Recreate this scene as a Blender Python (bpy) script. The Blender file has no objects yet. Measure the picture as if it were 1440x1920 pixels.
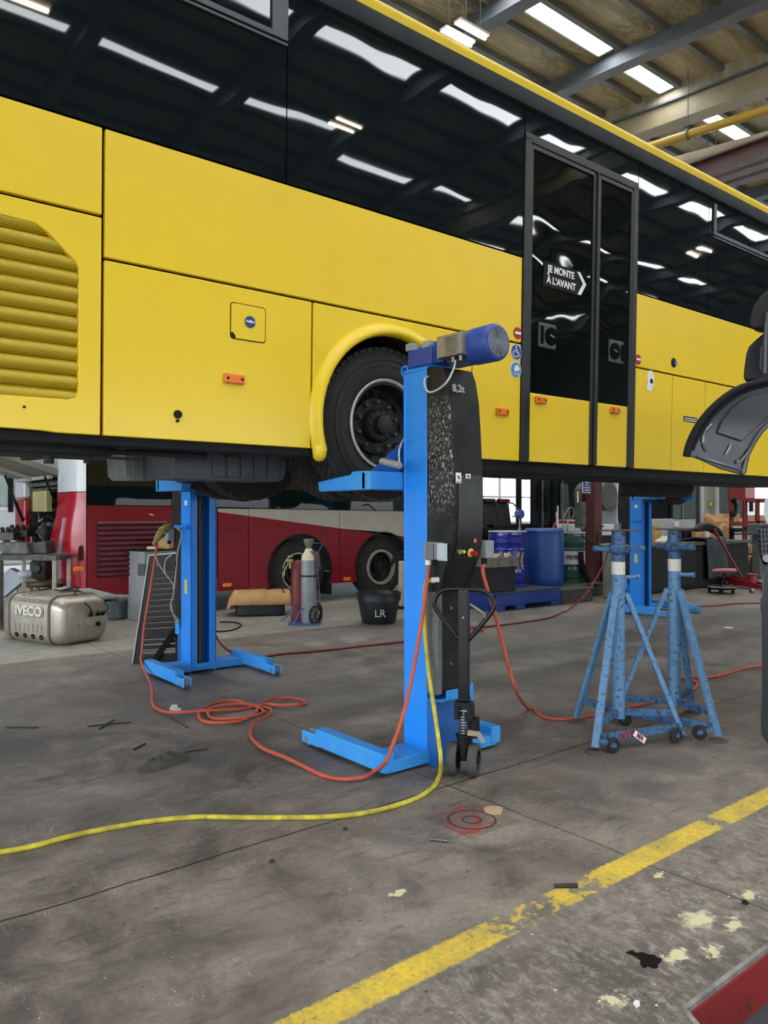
import bpy, math, random
from mathutils import Vector, Matrix, noise
random.seed(7)
SC = bpy.context.scene
COL = SC.collection
V = Vector
# ------------------------------------------------------------------ survey helpers
F = 1460.0; ANG = math.atan2(1800, 1460); HC = 1.5
D = V((math.cos(ANG), math.sin(ANG), 0)); R = V((math.sin(ANG), -math.cos(ANG), 0)); UP = V((0, 0, 1))
def ray(u, v): return D*F + R*(u-720) + UP*(960-v)
def aX(u, v, x): r = ray(u, v); return r*(x/r.x) + UP*HC
def aY(u, v, y): r = ray(u, v); return r*(y/r.y) + UP*HC
def aZ(u, v, z=0.0): r = ray(u, v); return r*((z-HC)/r.z) + UP*HC
def aD(u, v, dep): return ray(u, v)*(dep/F) + UP*HC
# ------------------------------------------------------------------ materials
def lin(c):
    if isinstance(c, str):
        c = [int(c[i:i+2], 16)/255 for i in (0, 2, 4)]
    return tuple((x/12.92 if x <= .04045 else ((x+.055)/1.055)**2.4) for x in c[:3])
MATS = {}
class NT:
    def __init__(s, name):
        s.m = bpy.data.materials.new(name); s.m.use_nodes = True
        s.t = s.m.node_tree; s.N = s.t.nodes; s.L = s.t.links
        s.b = s.N['Principled BSDF']
    def n(s, typ, **k):
        x = s.N.new(typ)
        for a, b in k.items(): setattr(x, a, b)
        return x
    def put(s, sock, v):
        if hasattr(v, 'is_output') or isinstance(v, bpy.types.NodeSocket): s.L.new(v, sock)
        else:
            try: sock.default_value = v
            except Exception: sock.default_value = (*v, 1)
    def m_(s, op, a, b=0.0, c=None, clamp=False):
        x = s.n('ShaderNodeMath', operation=op, use_clamp=clamp)
        s.put(x.inputs[0], a); s.put(x.inputs[1], b)
        if c is not None: s.put(x.inputs[2], c)
        return x.outputs[0]
    def mix(s, f, a, b):
        x = s.n('ShaderNodeMix', data_type='RGBA')
        s.put(x.inputs[0], f); s.put(x.inputs[6], a); s.put(x.inputs[7], b)
        return x.outputs[2]
    def coord(s, kind='Object'):
        return s.n('ShaderNodeTexCoord').outputs[kind]
    def mapv(s, vec, scale=(1, 1, 1), rot=(0, 0, 0), loc=(0, 0, 0)):
        x = s.n('ShaderNodeMapping'); s.L.new(vec, x.inputs[0])
        x.inputs['Scale'].default_value = scale; x.inputs['Rotation'].default_value = rot; x.inputs['Location'].default_value = loc
        return x.outputs[0]
    def noise(s, vec, scale, detail=4, rough=.55, dist=0.0):
        x = s.n('ShaderNodeTexNoise'); s.L.new(vec, x.inputs['Vector'])
        x.inputs['Scale'].default_value = scale; x.inputs['Detail'].default_value = detail
        x.inputs['Roughness'].default_value = rough; x.inputs['Distortion'].default_value = dist
        return x.outputs[0]
    def vor(s, vec, scale, feat='F1', rand=1.0):
        x = s.n('ShaderNodeTexVoronoi', feature=feat); s.L.new(vec, x.inputs['Vector'])
        x.inputs['Scale'].default_value = scale; x.inputs['Randomness'].default_value = rand
        return x.outputs[0]
    def ramp(s, f, lo, hi, a=0.0, b=1.0):
        x = s.n('ShaderNodeMapRange'); s.put(x.inputs[0], f)
        x.inputs[1].default_value = lo; x.inputs[2].default_value = hi
        x.inputs[3].default_value = a; x.inputs[4].default_value = b
        return x.outputs[0]
    def bump(s, h, strength=.3, dist=.01):
        x = s.n('ShaderNodeBump'); s.put(x.inputs['Height'], h)
        x.inputs['Strength'].default_value = strength; x.inputs['Distance'].default_value = dist
        s.L.new(x.outputs[0], s.b.inputs['Normal']); return x.outputs[0]
    def setp(s, **k):
        al = dict(color='Base Color', rough='Roughness', metal='Metallic', ior='IOR', spec='Specular IOR Level', coat='Coat Weight', coatr='Coat Roughness', trans='Transmission Weight', emis='Emission Color', estr='Emission Strength')
        for a, b in k.items(): s.put(s.b.inputs[al[a]], b)
def M(name, col, rough=.5, metal=0.0, col2=None, ns=8, amt=.5, bump=0, bs=60, coat=0, chips=None, chip_t=.62, chip_s=14, spec=.5, st=None):
    """procedural paint / plastic / metal: base, mottling to col2, paint chips to another colour, bump"""
    if name in MATS: return MATS[name]
    t = NT(name); c = (*lin(col), 1); vec = t.coord()
    if st: vec = t.mapv(vec, st)
    out = None
    if col2 is not None:
        nn = t.noise(vec, ns, 6, .6)
        f = t.ramp(nn, .5-amt*.35, .5+amt*.35)
        out = t.mix(f, c, (*lin(col2), 1))
    if chips is not None:
        n2 = t.noise(vec, chip_s, 9, .72, .3)
        f2 = t.ramp(n2, chip_t, chip_t+.03)
        out = t.mix(f2, out if out is not None else c, (*lin(chips), 1))
    rn = t.noise(vec, 5, 5, .6)
    t.setp(color=out if out is not None else c, rough=t.ramp(rn, .3, .7, max(.02, rough-.07), min(1, rough+.1)) if rough > .08 else rough, metal=metal, coat=coat, spec=spec)
    t.b.inputs['Coat Roughness'].default_value = .06
    if bump: t.bump(t.noise(vec, bs, 5, .6), bump, .004)
    MATS[name] = t.m; return t.m
def emit(name, col, s):
    t = NT(name); t.setp(color=(*lin(col), 1), emis=(*lin(col), 1), estr=s); MATS[name] = t.m; return t.m
# ------------------------------------------------------------------ mesh builder
def frame(axis):
    a = V(axis).normalized()
    h = V((0, 0, 1)) if abs(a.z) < .9 else V((1, 0, 0))
    x = h.cross(a).normalized(); y = a.cross(x).normalized()
    return x, y, a
def crom(pts, k=6):
    P = [V(p) for p in pts]
    if len(P) < 3: return P
    P = [P[0]*2-P[1]]+P+[P[-1]*2-P[-2]]
    out = []
    for i in range(1, len(P)-2):
        p0, p1, p2, p3 = P[i-1:i+3]
        for j in range(k):
            t = j/k
            out.append(.5*((2*p1)+(p2-p0)*t+(2*p0-5*p1+4*p2-p3)*t*t+(3*p1-p0-3*p2+p3)*t**3))
    out.append(P[-2]); return out
class MB:
    def __init__(s): s.v = []; s.f = []
    def add(s, vs, fs):
        o = len(s.v); s.v += [V(x) for x in vs]; s.f += [[i+o for i in q] for q in fs]; return s
    def box(s, x0, x1, y0, y1, z0, z1):
        vs = [(x, y, z) for x in (x0, x1) for y in (y0, y1) for z in (z0, z1)]
        return s.add(vs, [(0, 1, 3, 2), (4, 6, 7, 5), (0, 4, 5, 1), (2, 3, 7, 6), (0, 2, 6, 4), (1, 5, 7, 3)])
    def obox(s, c, size, ax=(1, 0, 0), up=(0, 0, 1)):
        x = V(ax).normalized(); z = V(up); z = (z-x*z.dot(x)).normalized(); y = z.cross(x)
        c = V(c); a, b, d = size[0]/2, size[1]/2, size[2]/2
        vs = [c+x*i*a+y*j*b+z*k*d for i in (-1, 1) for j in (-1, 1) for k in (-1, 1)]
        return s.add(vs, [(0, 1, 3, 2), (4, 6, 7, 5), (0, 4, 5, 1), (2, 3, 7, 6), (0, 2, 6, 4), (1, 5, 7, 3)])
    def bar(s, p0, p1, w, h, up=(0, 0, 1)):
        p0 = V(p0); p1 = V(p1)
        return s.obox((p0+p1)/2, ((p1-p0).length, w, h), p1-p0, up)
    def cyl(s, p0, p1, r0, r1=None, n=20):
        return s.lathe([(0, 0), (r0, 0), (r0 if r1 is None else r1, (V(p1)-V(p0)).length), (0, (V(p1)-V(p0)).length)], p0, V(p1)-V(p0), n)
    def lathe(s, prof, o, axis=(0, 0, 1), n=32, a0=0.0, a1=None):
        x, y, a = frame(axis); o = V(o); vs = []; rings = []
        full = a1 is None; a1 = a0+2*math.pi if full else a1; nn = n if full else n+1
        for (r, h) in prof:
            if r < 1e-6: rings.append([len(vs)]); vs.append(o+a*h)
            else:
                rings.append([len(vs)+i for i in range(nn)])
                for i in range(nn):
                    t = a0+(a1-a0)*i/n; vs.append(o+a*h+x*math.cos(t)*r+y*math.sin(t)*r)
        fs = []
        for q in range(len(rings)-1):
            A, B = rings[q], rings[q+1]
            for i in range(n):
                j = (i+1) % nn
                if len(A) == 1 and len(B) == 1: continue
                if len(A) == 1: fs.append((A[0], B[j], B[i]))
                elif len(B) == 1: fs.append((A[i], A[j], B[0]))
                else: fs.append((A[i], A[j], B[j], B[i]))
        return s.add(vs, fs)
    def tube(s, pts, r, n=8, k=6, closed=False):
        P = crom(pts, k) if k > 1 else [V(p) for p in pts]
        vs = []; fs = []; px = None
        for i, p in enumerate(P):
            t = (P[min(i+1, len(P)-1)]-P[max(i-1, 0)])
            if t.length < 1e-7: t = V((0, 0, 1))
            t.normalize()
            if px is None: px, py, _ = frame(t)
            px = (px-t*px.dot(t)).normalized(); py = t.cross(px)
            for j in range(n):
                a = 2*math.pi*j/n; vs.append(p+px*math.cos(a)*r+py*math.sin(a)*r)
        m = len(P)
        for i in range(m-1):
            for j in range(n):
                q = (j+1) % n; fs.append((i*n+j, i*n+q, (i+1)*n+q, (i+1)*n+j))
        fs.append(tuple(range(n-1, -1, -1))); fs.append(tuple((m-1)*n+j for j in range(n)))
        return s.add(vs, fs)
    def prism(s, poly, o, ux, uy, depth):
        """2-D outline in the plane (o, ux, uy) pushed along vector depth"""
        o = V(o); ux = V(ux); uy = V(uy); dp = V(depth); n = len(poly)
        vs = [o+ux*a+uy*b for a, b in poly]+[o+ux*a+uy*b+dp for a, b in poly]
        fs = [tuple(range(n-1, -1, -1)), tuple(range(n, 2*n))]+[(i, (i+1) % n, n+(i+1) % n, n+i) for i in range(n)]
        return s.add(vs, fs)
    def poly3(s, pts, depth):
        n = len(pts); dp = V(depth)
        vs = [V(p) for p in pts]+[V(p)+dp for p in pts]
        return s.add(vs, [tuple(range(n-1, -1, -1)), tuple(range(n, 2*n))]+[(i, (i+1) % n, n+(i+1) % n, n+i) for i in range(n)])
    def grid(s, fn, nu, nv):
        vs = [fn(i/nu, j/nv) for i in range(nu+1) for j in range(nv+1)]
        return s.add(vs, [(i*(nv+1)+j, (i+1)*(nv+1)+j, (i+1)*(nv+1)+j+1, i*(nv+1)+j+1) for i in range(nu) for j in range(nv)])
    def build(s, name, mat, parent=None, bevel=0, ang=35, seg=2, solid=0):
        me = bpy.data.meshes.new(name); off = OFF.get(parent, V((0, 0, 0)))
        me.from_pydata([tuple(v-off) for v in s.v], [], s.f)
        import bmesh
        bm = bmesh.new(); bm.from_mesh(me); bmesh.ops.remove_doubles(bm, verts=bm.verts, dist=1e-6)
        bmesh.ops.recalc_face_normals(bm, faces=bm.faces); bm.to_mesh(me); bm.free()
        me.materials.append(mat)
        me.polygons.foreach_set('use_smooth', [True]*len(me.polygons))
        me.set_sharp_from_angle(angle=math.radians(ang))
        o = bpy.data.objects.new(name, me); COL.objects.link(o)
        if parent is not None: o.parent = parent
        OFF[o] = off if parent is not None else V((0, 0, 0))
        if solid:
            q = o.modifiers.new('t', 'SOLIDIFY'); q.thickness = solid; q.offset = 0
        if bevel:
            b = o.modifiers.new('b', 'BEVEL'); b.width = bevel; b.segments = seg; b.limit_method = 'ANGLE'; b.angle_limit = math.radians(40)
            b.harden_normals = True
        return o
OFF = {}
def tag(o, label, cat, group=None, kind=None):
    o['label'] = label; o['category'] = cat
    if group: o['group'] = group
    if kind: o['kind'] = kind
    return o
def root(name, label, cat, loc, group=None):
    o = bpy.data.objects.new(name, None); COL.objects.link(o); o.location = loc; OFF[o] = V(loc); o.empty_display_size = .1
    return tag(o, label, cat, group)
def struct(o): o['kind'] = 'structure'; return o
def copy_tree(o, parent=None):
    c = o.copy(); COL.objects.link(c)
    if parent: c.parent = parent
    OFF[c] = OFF[o]
    for ch in list(o.children): copy_tree(ch, c)
    return c
def text(s, name, mat, parent, loc, right, up, size, ext=.002, align='CENTER', bold=0.0, sx=1.0):
    cu = bpy.data.curves.new(name, 'FONT'); cu.body = s; cu.size = size; cu.extrude = ext; cu.offset = bold
    cu.align_x = align; cu.align_y = 'CENTER'; cu.materials.append(mat)
    o = bpy.data.objects.new(name, cu); COL.objects.link(o)
    x = V(right).normalized(); y = V(up); y = (y-x*y.dot(x)).normalized(); z = x.cross(y)
    m = Matrix((x*sx, y, z)).transposed().to_4x4()
    if parent is not None: o.parent = parent
    bpy.context.view_layer.update()
    me = bpy.data.meshes.new_from_object(o.evaluated_get(bpy.context.evaluated_depsgraph_get())); bpy.data.objects.remove(o)
    o = bpy.data.objects.new(name, me); COL.objects.link(o)
    if parent is not None: o.parent = parent
    m.translation = V(loc)-OFF.get(parent, V((0, 0, 0))); o.matrix_local = m
    OFF[o] = OFF.get(parent, V((0, 0, 0)))
    return o
# ------------------------------------------------------------------ palette
def bus_paint(name, col, dirt):
    t = NT(name); v = t.coord()
    fine = t.noise(v, 90, 3, .5); big = t.noise(v, 1.3, 4, .55)
    c = t.mix(t.ramp(big, .3, .7, 0, .35), (*lin(col), 1), (*lin(dirt), 1))
    sp = t.vor(v, 26); c = t.mix(t.ramp(sp, .05, .035, 0, .35), c, (*lin('6b5a20'), 1))
    t.setp(color=c, rough=t.ramp(big, .3, .7, .34, .46), coat=.22); t.b.inputs['Coat Roughness'].default_value = .14
    t.bump(fine, .03, .002); MATS[name] = t.m; return t.m
YEL = bus_paint('yellow_bus_paint', 'ebc814', 'dfbb16')
def glass(name, col, wav=.35, rough=.02):
    t = NT(name); v = t.coord()
    w = t.noise(t.mapv(v, (1, 1, 1.5)), 1.5, 1, .4)
    t.setp(color=(*lin(col), 1), rough=rough, ior=1.5, spec=.30)
    t.bump(w, wav, .02); MATS[name] = t.m; return t.m
GLASS = glass('dark_window_glass', '10181a', .10)
DGLASS = glass('door_glass', '0c1010', .32)
RUB = M('black_rubber', '0f1011', .55, col2='191a1b', ns=20, spec=.2)
BLK = M('black_paint', '0d0e10', .4, col2='131516', ns=6, spec=.25)
RAIL = M('anthracite_rail', '1d2125', .6, col2='22262a', ns=3, spec=.3)
UNDER = M('underbody_black', '1f2022', .7, col2='323231', ns=4, bump=.2)
PLG = M('grey_black_plastic', '46494d', .5, col2='56585a', ns=5, bump=.1)
TYRE = M('tyre_rubber', '1d1d1e', .72, col2='2f2e2c', ns=7, amt=.8, spec=.35)
TREAD = M('tyre_tread', '35332f', .85, col2='222223', ns=25, bump=.3, bs=80)
RIM = M('grimy_rim_steel', '222223', .55, .3, col2='111111', ns=9, bump=.2)
RIMB = M('bright_rim_edge', 'd9dadb', .35, .1, col2='b4b5b6', ns=20)
ORG = M('orange_lens', 'f07c0c', .3, col2='dc640a', ns=30, coat=.4)
WHT = M('white_print', 'e8e8e6', .5, col2='d6d6d4', ns=12)
REDS = M('sign_red', 'b01c22', .4, col2='9d161c', ns=10)
BLS = M('sign_blue', '1c3f94', .4, col2='183780', ns=10)
LBS = M('sign_pale_blue', '4f86b8', .4, col2='477cab', ns=10)
LBLUE = M('lift_blue_paint', '1c8cf0', .36, col2='1a82e4', ns=3, chips='3d4a55', chip_t=.70, chip_s=22, coat=.15)
LBLUE2 = M('lift_blue_scuffed', '2a8ee4', .42, col2='4298dc', ns=6, chips='26323d', chip_t=.635, chip_s=18)
MBLUE = M('motor_blue', '1f3f92', .42, col2='2a4a9a', ns=5, chips='6d7480', chip_t=.68)
GREYM = M('grey_cast_metal', '8f8c84', .5, .4, col2='6f6c66', ns=14)
STEEL = M('bare_steel', '9a9996', .35, .85, col2='6c6a67', ns=14)
WCAB = M('white_cable', 'b8bab8', .5)
def cover_mat():
    t = NT('scuffed_black_cover'); v = t.coord()
    z = t.n('ShaderNodeSeparateXYZ'); t.L.new(v, z.inputs[0])
    sc = t.noise(t.mapv(v, (1, 1, .6)), 70, 8, .8, .4)
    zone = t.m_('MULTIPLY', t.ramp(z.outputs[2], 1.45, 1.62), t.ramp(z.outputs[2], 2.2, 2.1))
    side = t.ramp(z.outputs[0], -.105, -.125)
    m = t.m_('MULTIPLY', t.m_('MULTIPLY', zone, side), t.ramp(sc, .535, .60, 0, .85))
    base = t.mix(t.ramp(t.noise(v, 7, 6, .6), .35, .7), (*lin('121315'), 1), (*lin('2b2a28'), 1))
    scr = t.noise(t.mapv(v, (6, 6, 1.2)), 14, 7, .75)
    base = t.mix(t.ramp(scr, .64, .70, 0, .5), base, (*lin('7a7a78'), 1))
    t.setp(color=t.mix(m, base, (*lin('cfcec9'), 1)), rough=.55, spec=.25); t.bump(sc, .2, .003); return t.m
COVER = cover_mat()
REDBUS = M('red_bus_shaded', '7c0d1e', .5, col2='6c0b18', ns=1.5, coat=0, spec=.3)  # coach red darkened to carry the shade on its side
REDP = M('red_bus_lit_corner', 'a81027', .25, col2='9a0e22', ns=1.5, coat=.5)  # same coach red, brighter copy for the better lit corners
REDDIRT = M('red_bus_dirty_paint', '740f1d', .5, col2='5e0d18', ns=2)
CREAMW = M('bus_offwhite', 'a8a69e', .4, col2='98968e', ns=2)
BUSW = M('bus_white', 'd3d8dc', .3, col2='c6ccd1', ns=2, coat=.3)
STAND = M('worn_blue_stand_paint', '3f73a6', .5, col2='7194b0', ns=26, amt=.8, chips='2b2f34', chip_t=.575, chip_s=42, bump=.25, bs=60)
STANDD = M('worn_blue_dark', '2f5c8c', .55, col2='48688a', ns=8, chips='2b2d30', chip_t=.54, chip_s=36, bump=.3, bs=40)
WBAND = M('chipped_white_band', 'd6d0c6', .5, chips='2b2b2b', chip_t=.60, chip_s=24)
RUST = M('rusty_steel', '5a4c45', .75, col2='3e3733', ns=12, bump=.3)
HOSE_O = M('orange_red_hose', 'bd5842', .55, col2='a84b38', ns=9, spec=.3)
HOSE_R = M('dark_red_hose', '8e2b2a', .55, col2='7a2424', ns=9)
HOSE_Y = M('yellow_green_hose', 'cfc33a', .45, col2='8f7f2c', ns=16, amt=.5)
HOSE_G = M('pale_cable', 'a8948a', .5)
# ================================================================== SETTING
def floor_mat():
    t = NT('workshop_concrete'); v = t.coord()
    s = t.n('ShaderNodeSeparateXYZ'); t.L.new(v, s.inputs[0]); x, y = s.outputs[0], s.outputs[1]
    big = t.noise(v, .55, 6, .62, .4); mid = t.noise(v, 2.6, 8, .68, .6); fine = t.noise(v, 38, 6, .7)
    strk = t.noise(t.mapv(v, (1.2, 7, 1), (0, 0, .5)), 3.2, 8, .72, .5)
    c = t.mix(t.ramp(mid, .36, .64), (*lin('5c554f'), 1), (*lin('90877b'), 1))
    c = t.mix(t.ramp(big, .44, .66, 0, .62), c, (*lin('504a45'), 1))
    c = t.mix(t.ramp(strk, .55, .66, 0, .6), c, (*lin('45403d'), 1))
    c = t.mix(t.ramp(strk, .42, .30, 0, .45), c, (*lin('948b80'), 1))
    c = t.mix(t.ramp(fine, .35, .7, 0, .4), c, (*lin('4a4642'), 1))
    dabs = t.noise(t.mapv(v, (3, 9, 1), (0, 0, .55)), 2.2, 7, .7, .8)
    c = t.mix(t.ramp(dabs, .66, .72, 0, .6), c, (*lin('322e2b'), 1))
    s1_ = t.noise(t.mapv(v, (1, 5, 1), (0, 0, .2), (4, 1, 0)), 5, 3, .5, .6); s2_ = t.noise(t.mapv(v, (5, 1, 1), (0, 0, .7), (1, 8, 0)), 3.5, 3, .5, .6)
    gate = t.ramp(t.noise(v, 3.3, 4), .52, .6)
    for q in (s1_, s2_):
        c = t.mix(t.m_('MULTIPLY', t.ramp(t.m_('ABSOLUTE', t.m_('SUBTRACT', q, .5)), .005, .001, 0, .5), gate), c, (*lin('b5ab9d'), 1))
    c = t.mix(t.m_('MULTIPLY', t.ramp(t.m_('ABSOLUTE', t.m_('SUBTRACT', s1_, .58)), .006, .001, 0, .6), t.ramp(t.noise(v, 2.1, 4), .54, .6)), c, (*lin('2a2725'), 1))
    # greasy patches
    for (px, py, r, k) in ((1.3, 5.2, .9, .55), (2.2, 4.25, .8, .5), (1.0, 2.55, .5, .4), (2.9, 6.4, .8, .3), (5.6, 6.2, 1.6, .35), (4.5, 7.2, .9, .3)):
        dx = t.m_('SUBTRACT', x, px); dy = t.m_('SUBTRACT', y, py)
        dd = t.m_('SQRT', t.m_('ADD', t.m_('MULTIPLY', dx, dx), t.m_('MULTIPLY', dy, dy)))
        dd = t.m_('ADD', dd, t.m_('MULTIPLY', t.m_('SUBTRACT', mid, .5), 2.2*r))
        c = t.mix(t.ramp(dd, r*.75, r*.15, 0, k), c, (*lin('34312f'), 1))
    # newer paler slab beyond y = 8.33
    edge = t.m_('ADD', y, t.m_('MULTIPLY', t.m_('SUBTRACT', t.noise(v, 9, 3), .5), .05))
    lf = t.m_('MULTIPLY', t.ramp(edge, 8.32, 8.35), t.ramp(x, 8.5, 6.0, .25, 1))
    pale = t.mix(t.ramp(strk, .4, .62), (*lin('aaa89f'), 1), (*lin('7a776f'), 1))
    pale = t.mix(t.ramp(big, .5, .62, 0, .4), pale, (*lin('6c6a65'), 1))
    c = t.mix(t.m_('MULTIPLY', lf, .8), c, pale)
    # zone beyond the painted line: pale scuffs and paint spatter
    z2 = t.ramp(y, 1.87, 1.80)
    scf = t.noise(t.mapv(v, (4, 2.4, 1), (0, 0, -.35)), 6, 10, .82, .5)
    c = t.mix(t.m_('MULTIPLY', z2, t.ramp(scf, .5, .60, 0, .6)), c, (*lin('a29e95'), 1))
    c = t.mix(t.m_('MULTIPLY', z2, t.ramp(scf, .47, .38, 0, .5)), c, (*lin('45433f'), 1))
    def spat(scale, th, off, gate):
        q = t.vor(t.mapv(v, (1, 1, 1), (0, 0, .3), off), scale)
        q = t.m_('ADD', q, t.m_('MULTIPLY', t.m_('SUBTRACT', t.noise(v, 60, 4), .5), .10))
        return t.m_('MULTIPLY', t.ramp(q, th, th-.02), gate)
    g1 = t.ramp(t.noise(v, 1.7, 3), .47, .56)
    c = t.mix(spat(17, .09, (3, 1, 0), t.m_('MULTIPLY', z2, g1)), c, (*lin('ddd6bb'), 1))
    c = t.mix(spat(26, .07, (7, 2, 0), g1), c, (*lin('cfcabb'), 1))
    c = t.mix(spat(11, .07, (1, 5, 0), t.ramp(t.noise(v, 2.3, 3), .5, .6)), c, (*lin('2a2826'), 1))
    # pale resin blobs
    for (px, py, r) in ((2.70, 1.50, .085), (2.42, 1.42, .05), (2.05, 1.42, .05), (1.98, 2.35, .035), (3.02, 1.47, .05), (2.78, 1.40, .05), (2.9, 1.78, .03), (2.55, 1.36, .04)):
        dx = t.m_('SUBTRACT', x, px); dy = t.m_('SUBTRACT', y, py)
        dd = t.m_('SQRT', t.m_('ADD', t.m_('MULTIPLY', dx, dx), t.m_('MULTIPLY', t.m_('MULTIPLY', dy, dy), 2.2)))
        dd = t.m_('ADD', dd, t.m_('MULTIPLY', t.m_('SUBTRACT', t.noise(v, 22, 5, .65), .5), .22))
        c = t.mix(t.ramp(dd, r, r*.55, 0, .85), c, (*lin('d8cfa6'), 1))
    # joints in the slab
    wob = t.m_('MULTIPLY', t.m_('SUBTRACT', t.noise(v, 3, 4), .5), .05)
    def joint(axis, at, w, k):
        return t.ramp(t.m_('ABSOLUTE', t.m_('SUBTRACT', t.m_('ADD', axis, wob), at)), w, w*.4, 0, k)
    for ax, at, w, k in ((y, 3.095, .009, .9), (x, 2.965, .010, .62), (x, 7.4, .02, .5), (y, 8.33, .012, .3), (y, 5.72, .008, .45)):
        c = t.mix(joint(ax, at, w, k), c, (*lin('262321'), 1))
    # faded red square with a ring
    qx = t.m_('SUBTRACT', x, 2.725); qy = t.m_('SUBTRACT', y, 2.68)
    box = t.m_('MULTIPLY', t.ramp(t.m_('ABSOLUTE', qx), .175, .165), t.ramp(t.m_('ABSOLUTE', qy), .165, .155))
    wear = t.ramp(t.noise(v, 9, 7, .7), .5, .58)
    c = t.mix(t.m_('MULTIPLY', box, t.m_('MULTIPLY', wear, .85)), c, (*lin('a83a32'), 1))
    c = t.mix(t.m_('MULTIPLY', box, .35), c, (*lin('4a3835'), 1))
    rr = t.m_('SQRT', t.m_('ADD', t.m_('MULTIPLY', qx, qx), t.m_('MULTIPLY', qy, qy)))
    for r0 in (.045, .115):
        c = t.mix(t.ramp(t.m_('ABSOLUTE', t.m_('SUBTRACT', rr, r0)), .009, .004, 0, .8), c, (*lin('2c2422'), 1))
    # yellow walkway line, worn through in places
    ew = t.m_('MULTIPLY', t.m_('SUBTRACT', t.noise(v, 45, 4), .5), .03)
    yy = t.m_('ADD', y, ew)
    line = t.m_('MULTIPLY', t.ramp(yy, 1.852, 1.862), t.ramp(yy, 1.984, 1.974))
    n3 = t.noise(v, 22, 9, .75, .2); n4 = t.noise(v, 4.5, 4, .6)
    wz = t.m_('MULTIPLY', t.ramp(x, 1.97, 2.16), t.ramp(x, 2.82, 2.6))
    wz2 = t.m_('MULTIPLY', t.ramp(x, 3.56, 3.6), t.ramp(x, 3.68, 3.64))
    wz3 = t.m_('MULTIPLY', t.ramp(x, 2.40, 2.43, 0, .2), t.ramp(x, 2.52, 2.48))
    w = t.m_('ADD', n3, t.m_('MULTIPLY', t.m_('SUBTRACT', n4, .5), .25))
    w = t.m_('ADD', w, t.m_('MULTIPLY', wz, .145)); w = t.m_('ADD', w, t.m_('MULTIPLY', wz2, .2)); w = t.m_('SUBTRACT', w, wz3)
    chip = t.ramp(t.noise(v, 75, 5, .65), .64, .60); line = t.m_('MULTIPLY', t.m_('MULTIPLY', line, t.ramp(w, .63, .60)), chip)
    yc = t.mix(t.ramp(n4, .35, .65), (*lin('dcbd3c'), 1), (*lin('b09a48'), 1)); yc = t.mix(t.ramp(fine, .45, .68, 0, .5), yc, (*lin('857542'), 1))
    c = t.mix(line, c, yc)
    t.setp(color=c, rough=t.ramp(mid, .3, .7, .48, .72), spec=.4)
    hb = t.m_('ADD', t.m_('MULTIPLY', fine, .4), mid)
    t.bump(hb, .28, .008); return t.m
FLOOR = floor_mat()
b = MB(); b.prism([(-10, -22), (2.02, -22), (2.02, .98), (2.185, 1.25), (36, 1.25), (36, 30), (-10, 30)], (0, 0, 0), (1, 0, 0), (0, 1, 0), (0, 0, -.2))
fl = struct(b.build('floor', FLOOR, ang=20))
DKF = M('dark_lower_floor', '33373b', .6, col2='44484a', ns=3, bump=.2)
b = MB(); b.box(2.02, 36, -22, 1.25, -.3, -.17); struct(b.build('floor', DKF))
PITR = M('red_kerb_paint', '8e1a1c', .5, col2='7a1316', ns=4, chips='2a2222', chip_t=.60, chip_s=7)
b = MB()
pl = [(2.02, -22), (2.02, .98), (2.185, 1.25), (36, 1.25)]
pl2 = [(36, 1.238), (2.192, 1.238), (2.032, .975), (2.032, -22)]
b.prism(pl+pl2, (0, 0, -.012), (1, 0, 0), (0, 1, 0), (0, 0, -.158)); struct(b.build('trim_1', PITR))
EDGE = M('worn_kerb_edge', 'b9bab6', .35, .5, col2='55585a', ns=18, amt=.9)
b = MB(); pl = [(2.008, -22), (2.008, .985), (2.178, 1.262), (36, 1.262)]; pl2 = [(36, 1.246), (2.188, 1.246), (2.024, .98), (2.024, -22)]
b.prism(pl+pl2, (0, 0, .004), (1, 0, 0), (0, 1, 0), (0, 0, -.02)); struct(b.build('trim_2', EDGE))

def zc(y): return 12+.06*(y-10.5)
def insul():
    t = NT('insulation_blanket'); v = t.coord()
    n1 = t.noise(t.mapv(v, (.9, 3.2, 1), (0, 0, .25)), 1.6, 8, .66, 1.1); n2 = t.noise(v, .45, 4)
    w = t.n('ShaderNodeTexWave', wave_type='BANDS', bands_direction='Y'); t.L.new(v, w.inputs[0])
    w.inputs['Scale'].default_value = .9; w.inputs['Distortion'].default_value = 14; w.inputs['Detail'].default_value = 4; w.inputs['Detail Scale'].default_value = 1.2
    c = t.mix(t.ramp(n2, .4, .65), (*lin('ead6a4'), 1), (*lin('c6b68e'), 1))
    t.setp(color=c, rough=.42, spec=.6)
    h = t.m_('ADD', t.m_('MULTIPLY', n1, 1.6), t.m_('MULTIPLY', w.outputs[1], .35)); t.bump(h, 1.0, .22); return t.m
INS = insul()
b = MB()
y0, y1 = -22, 30
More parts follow.
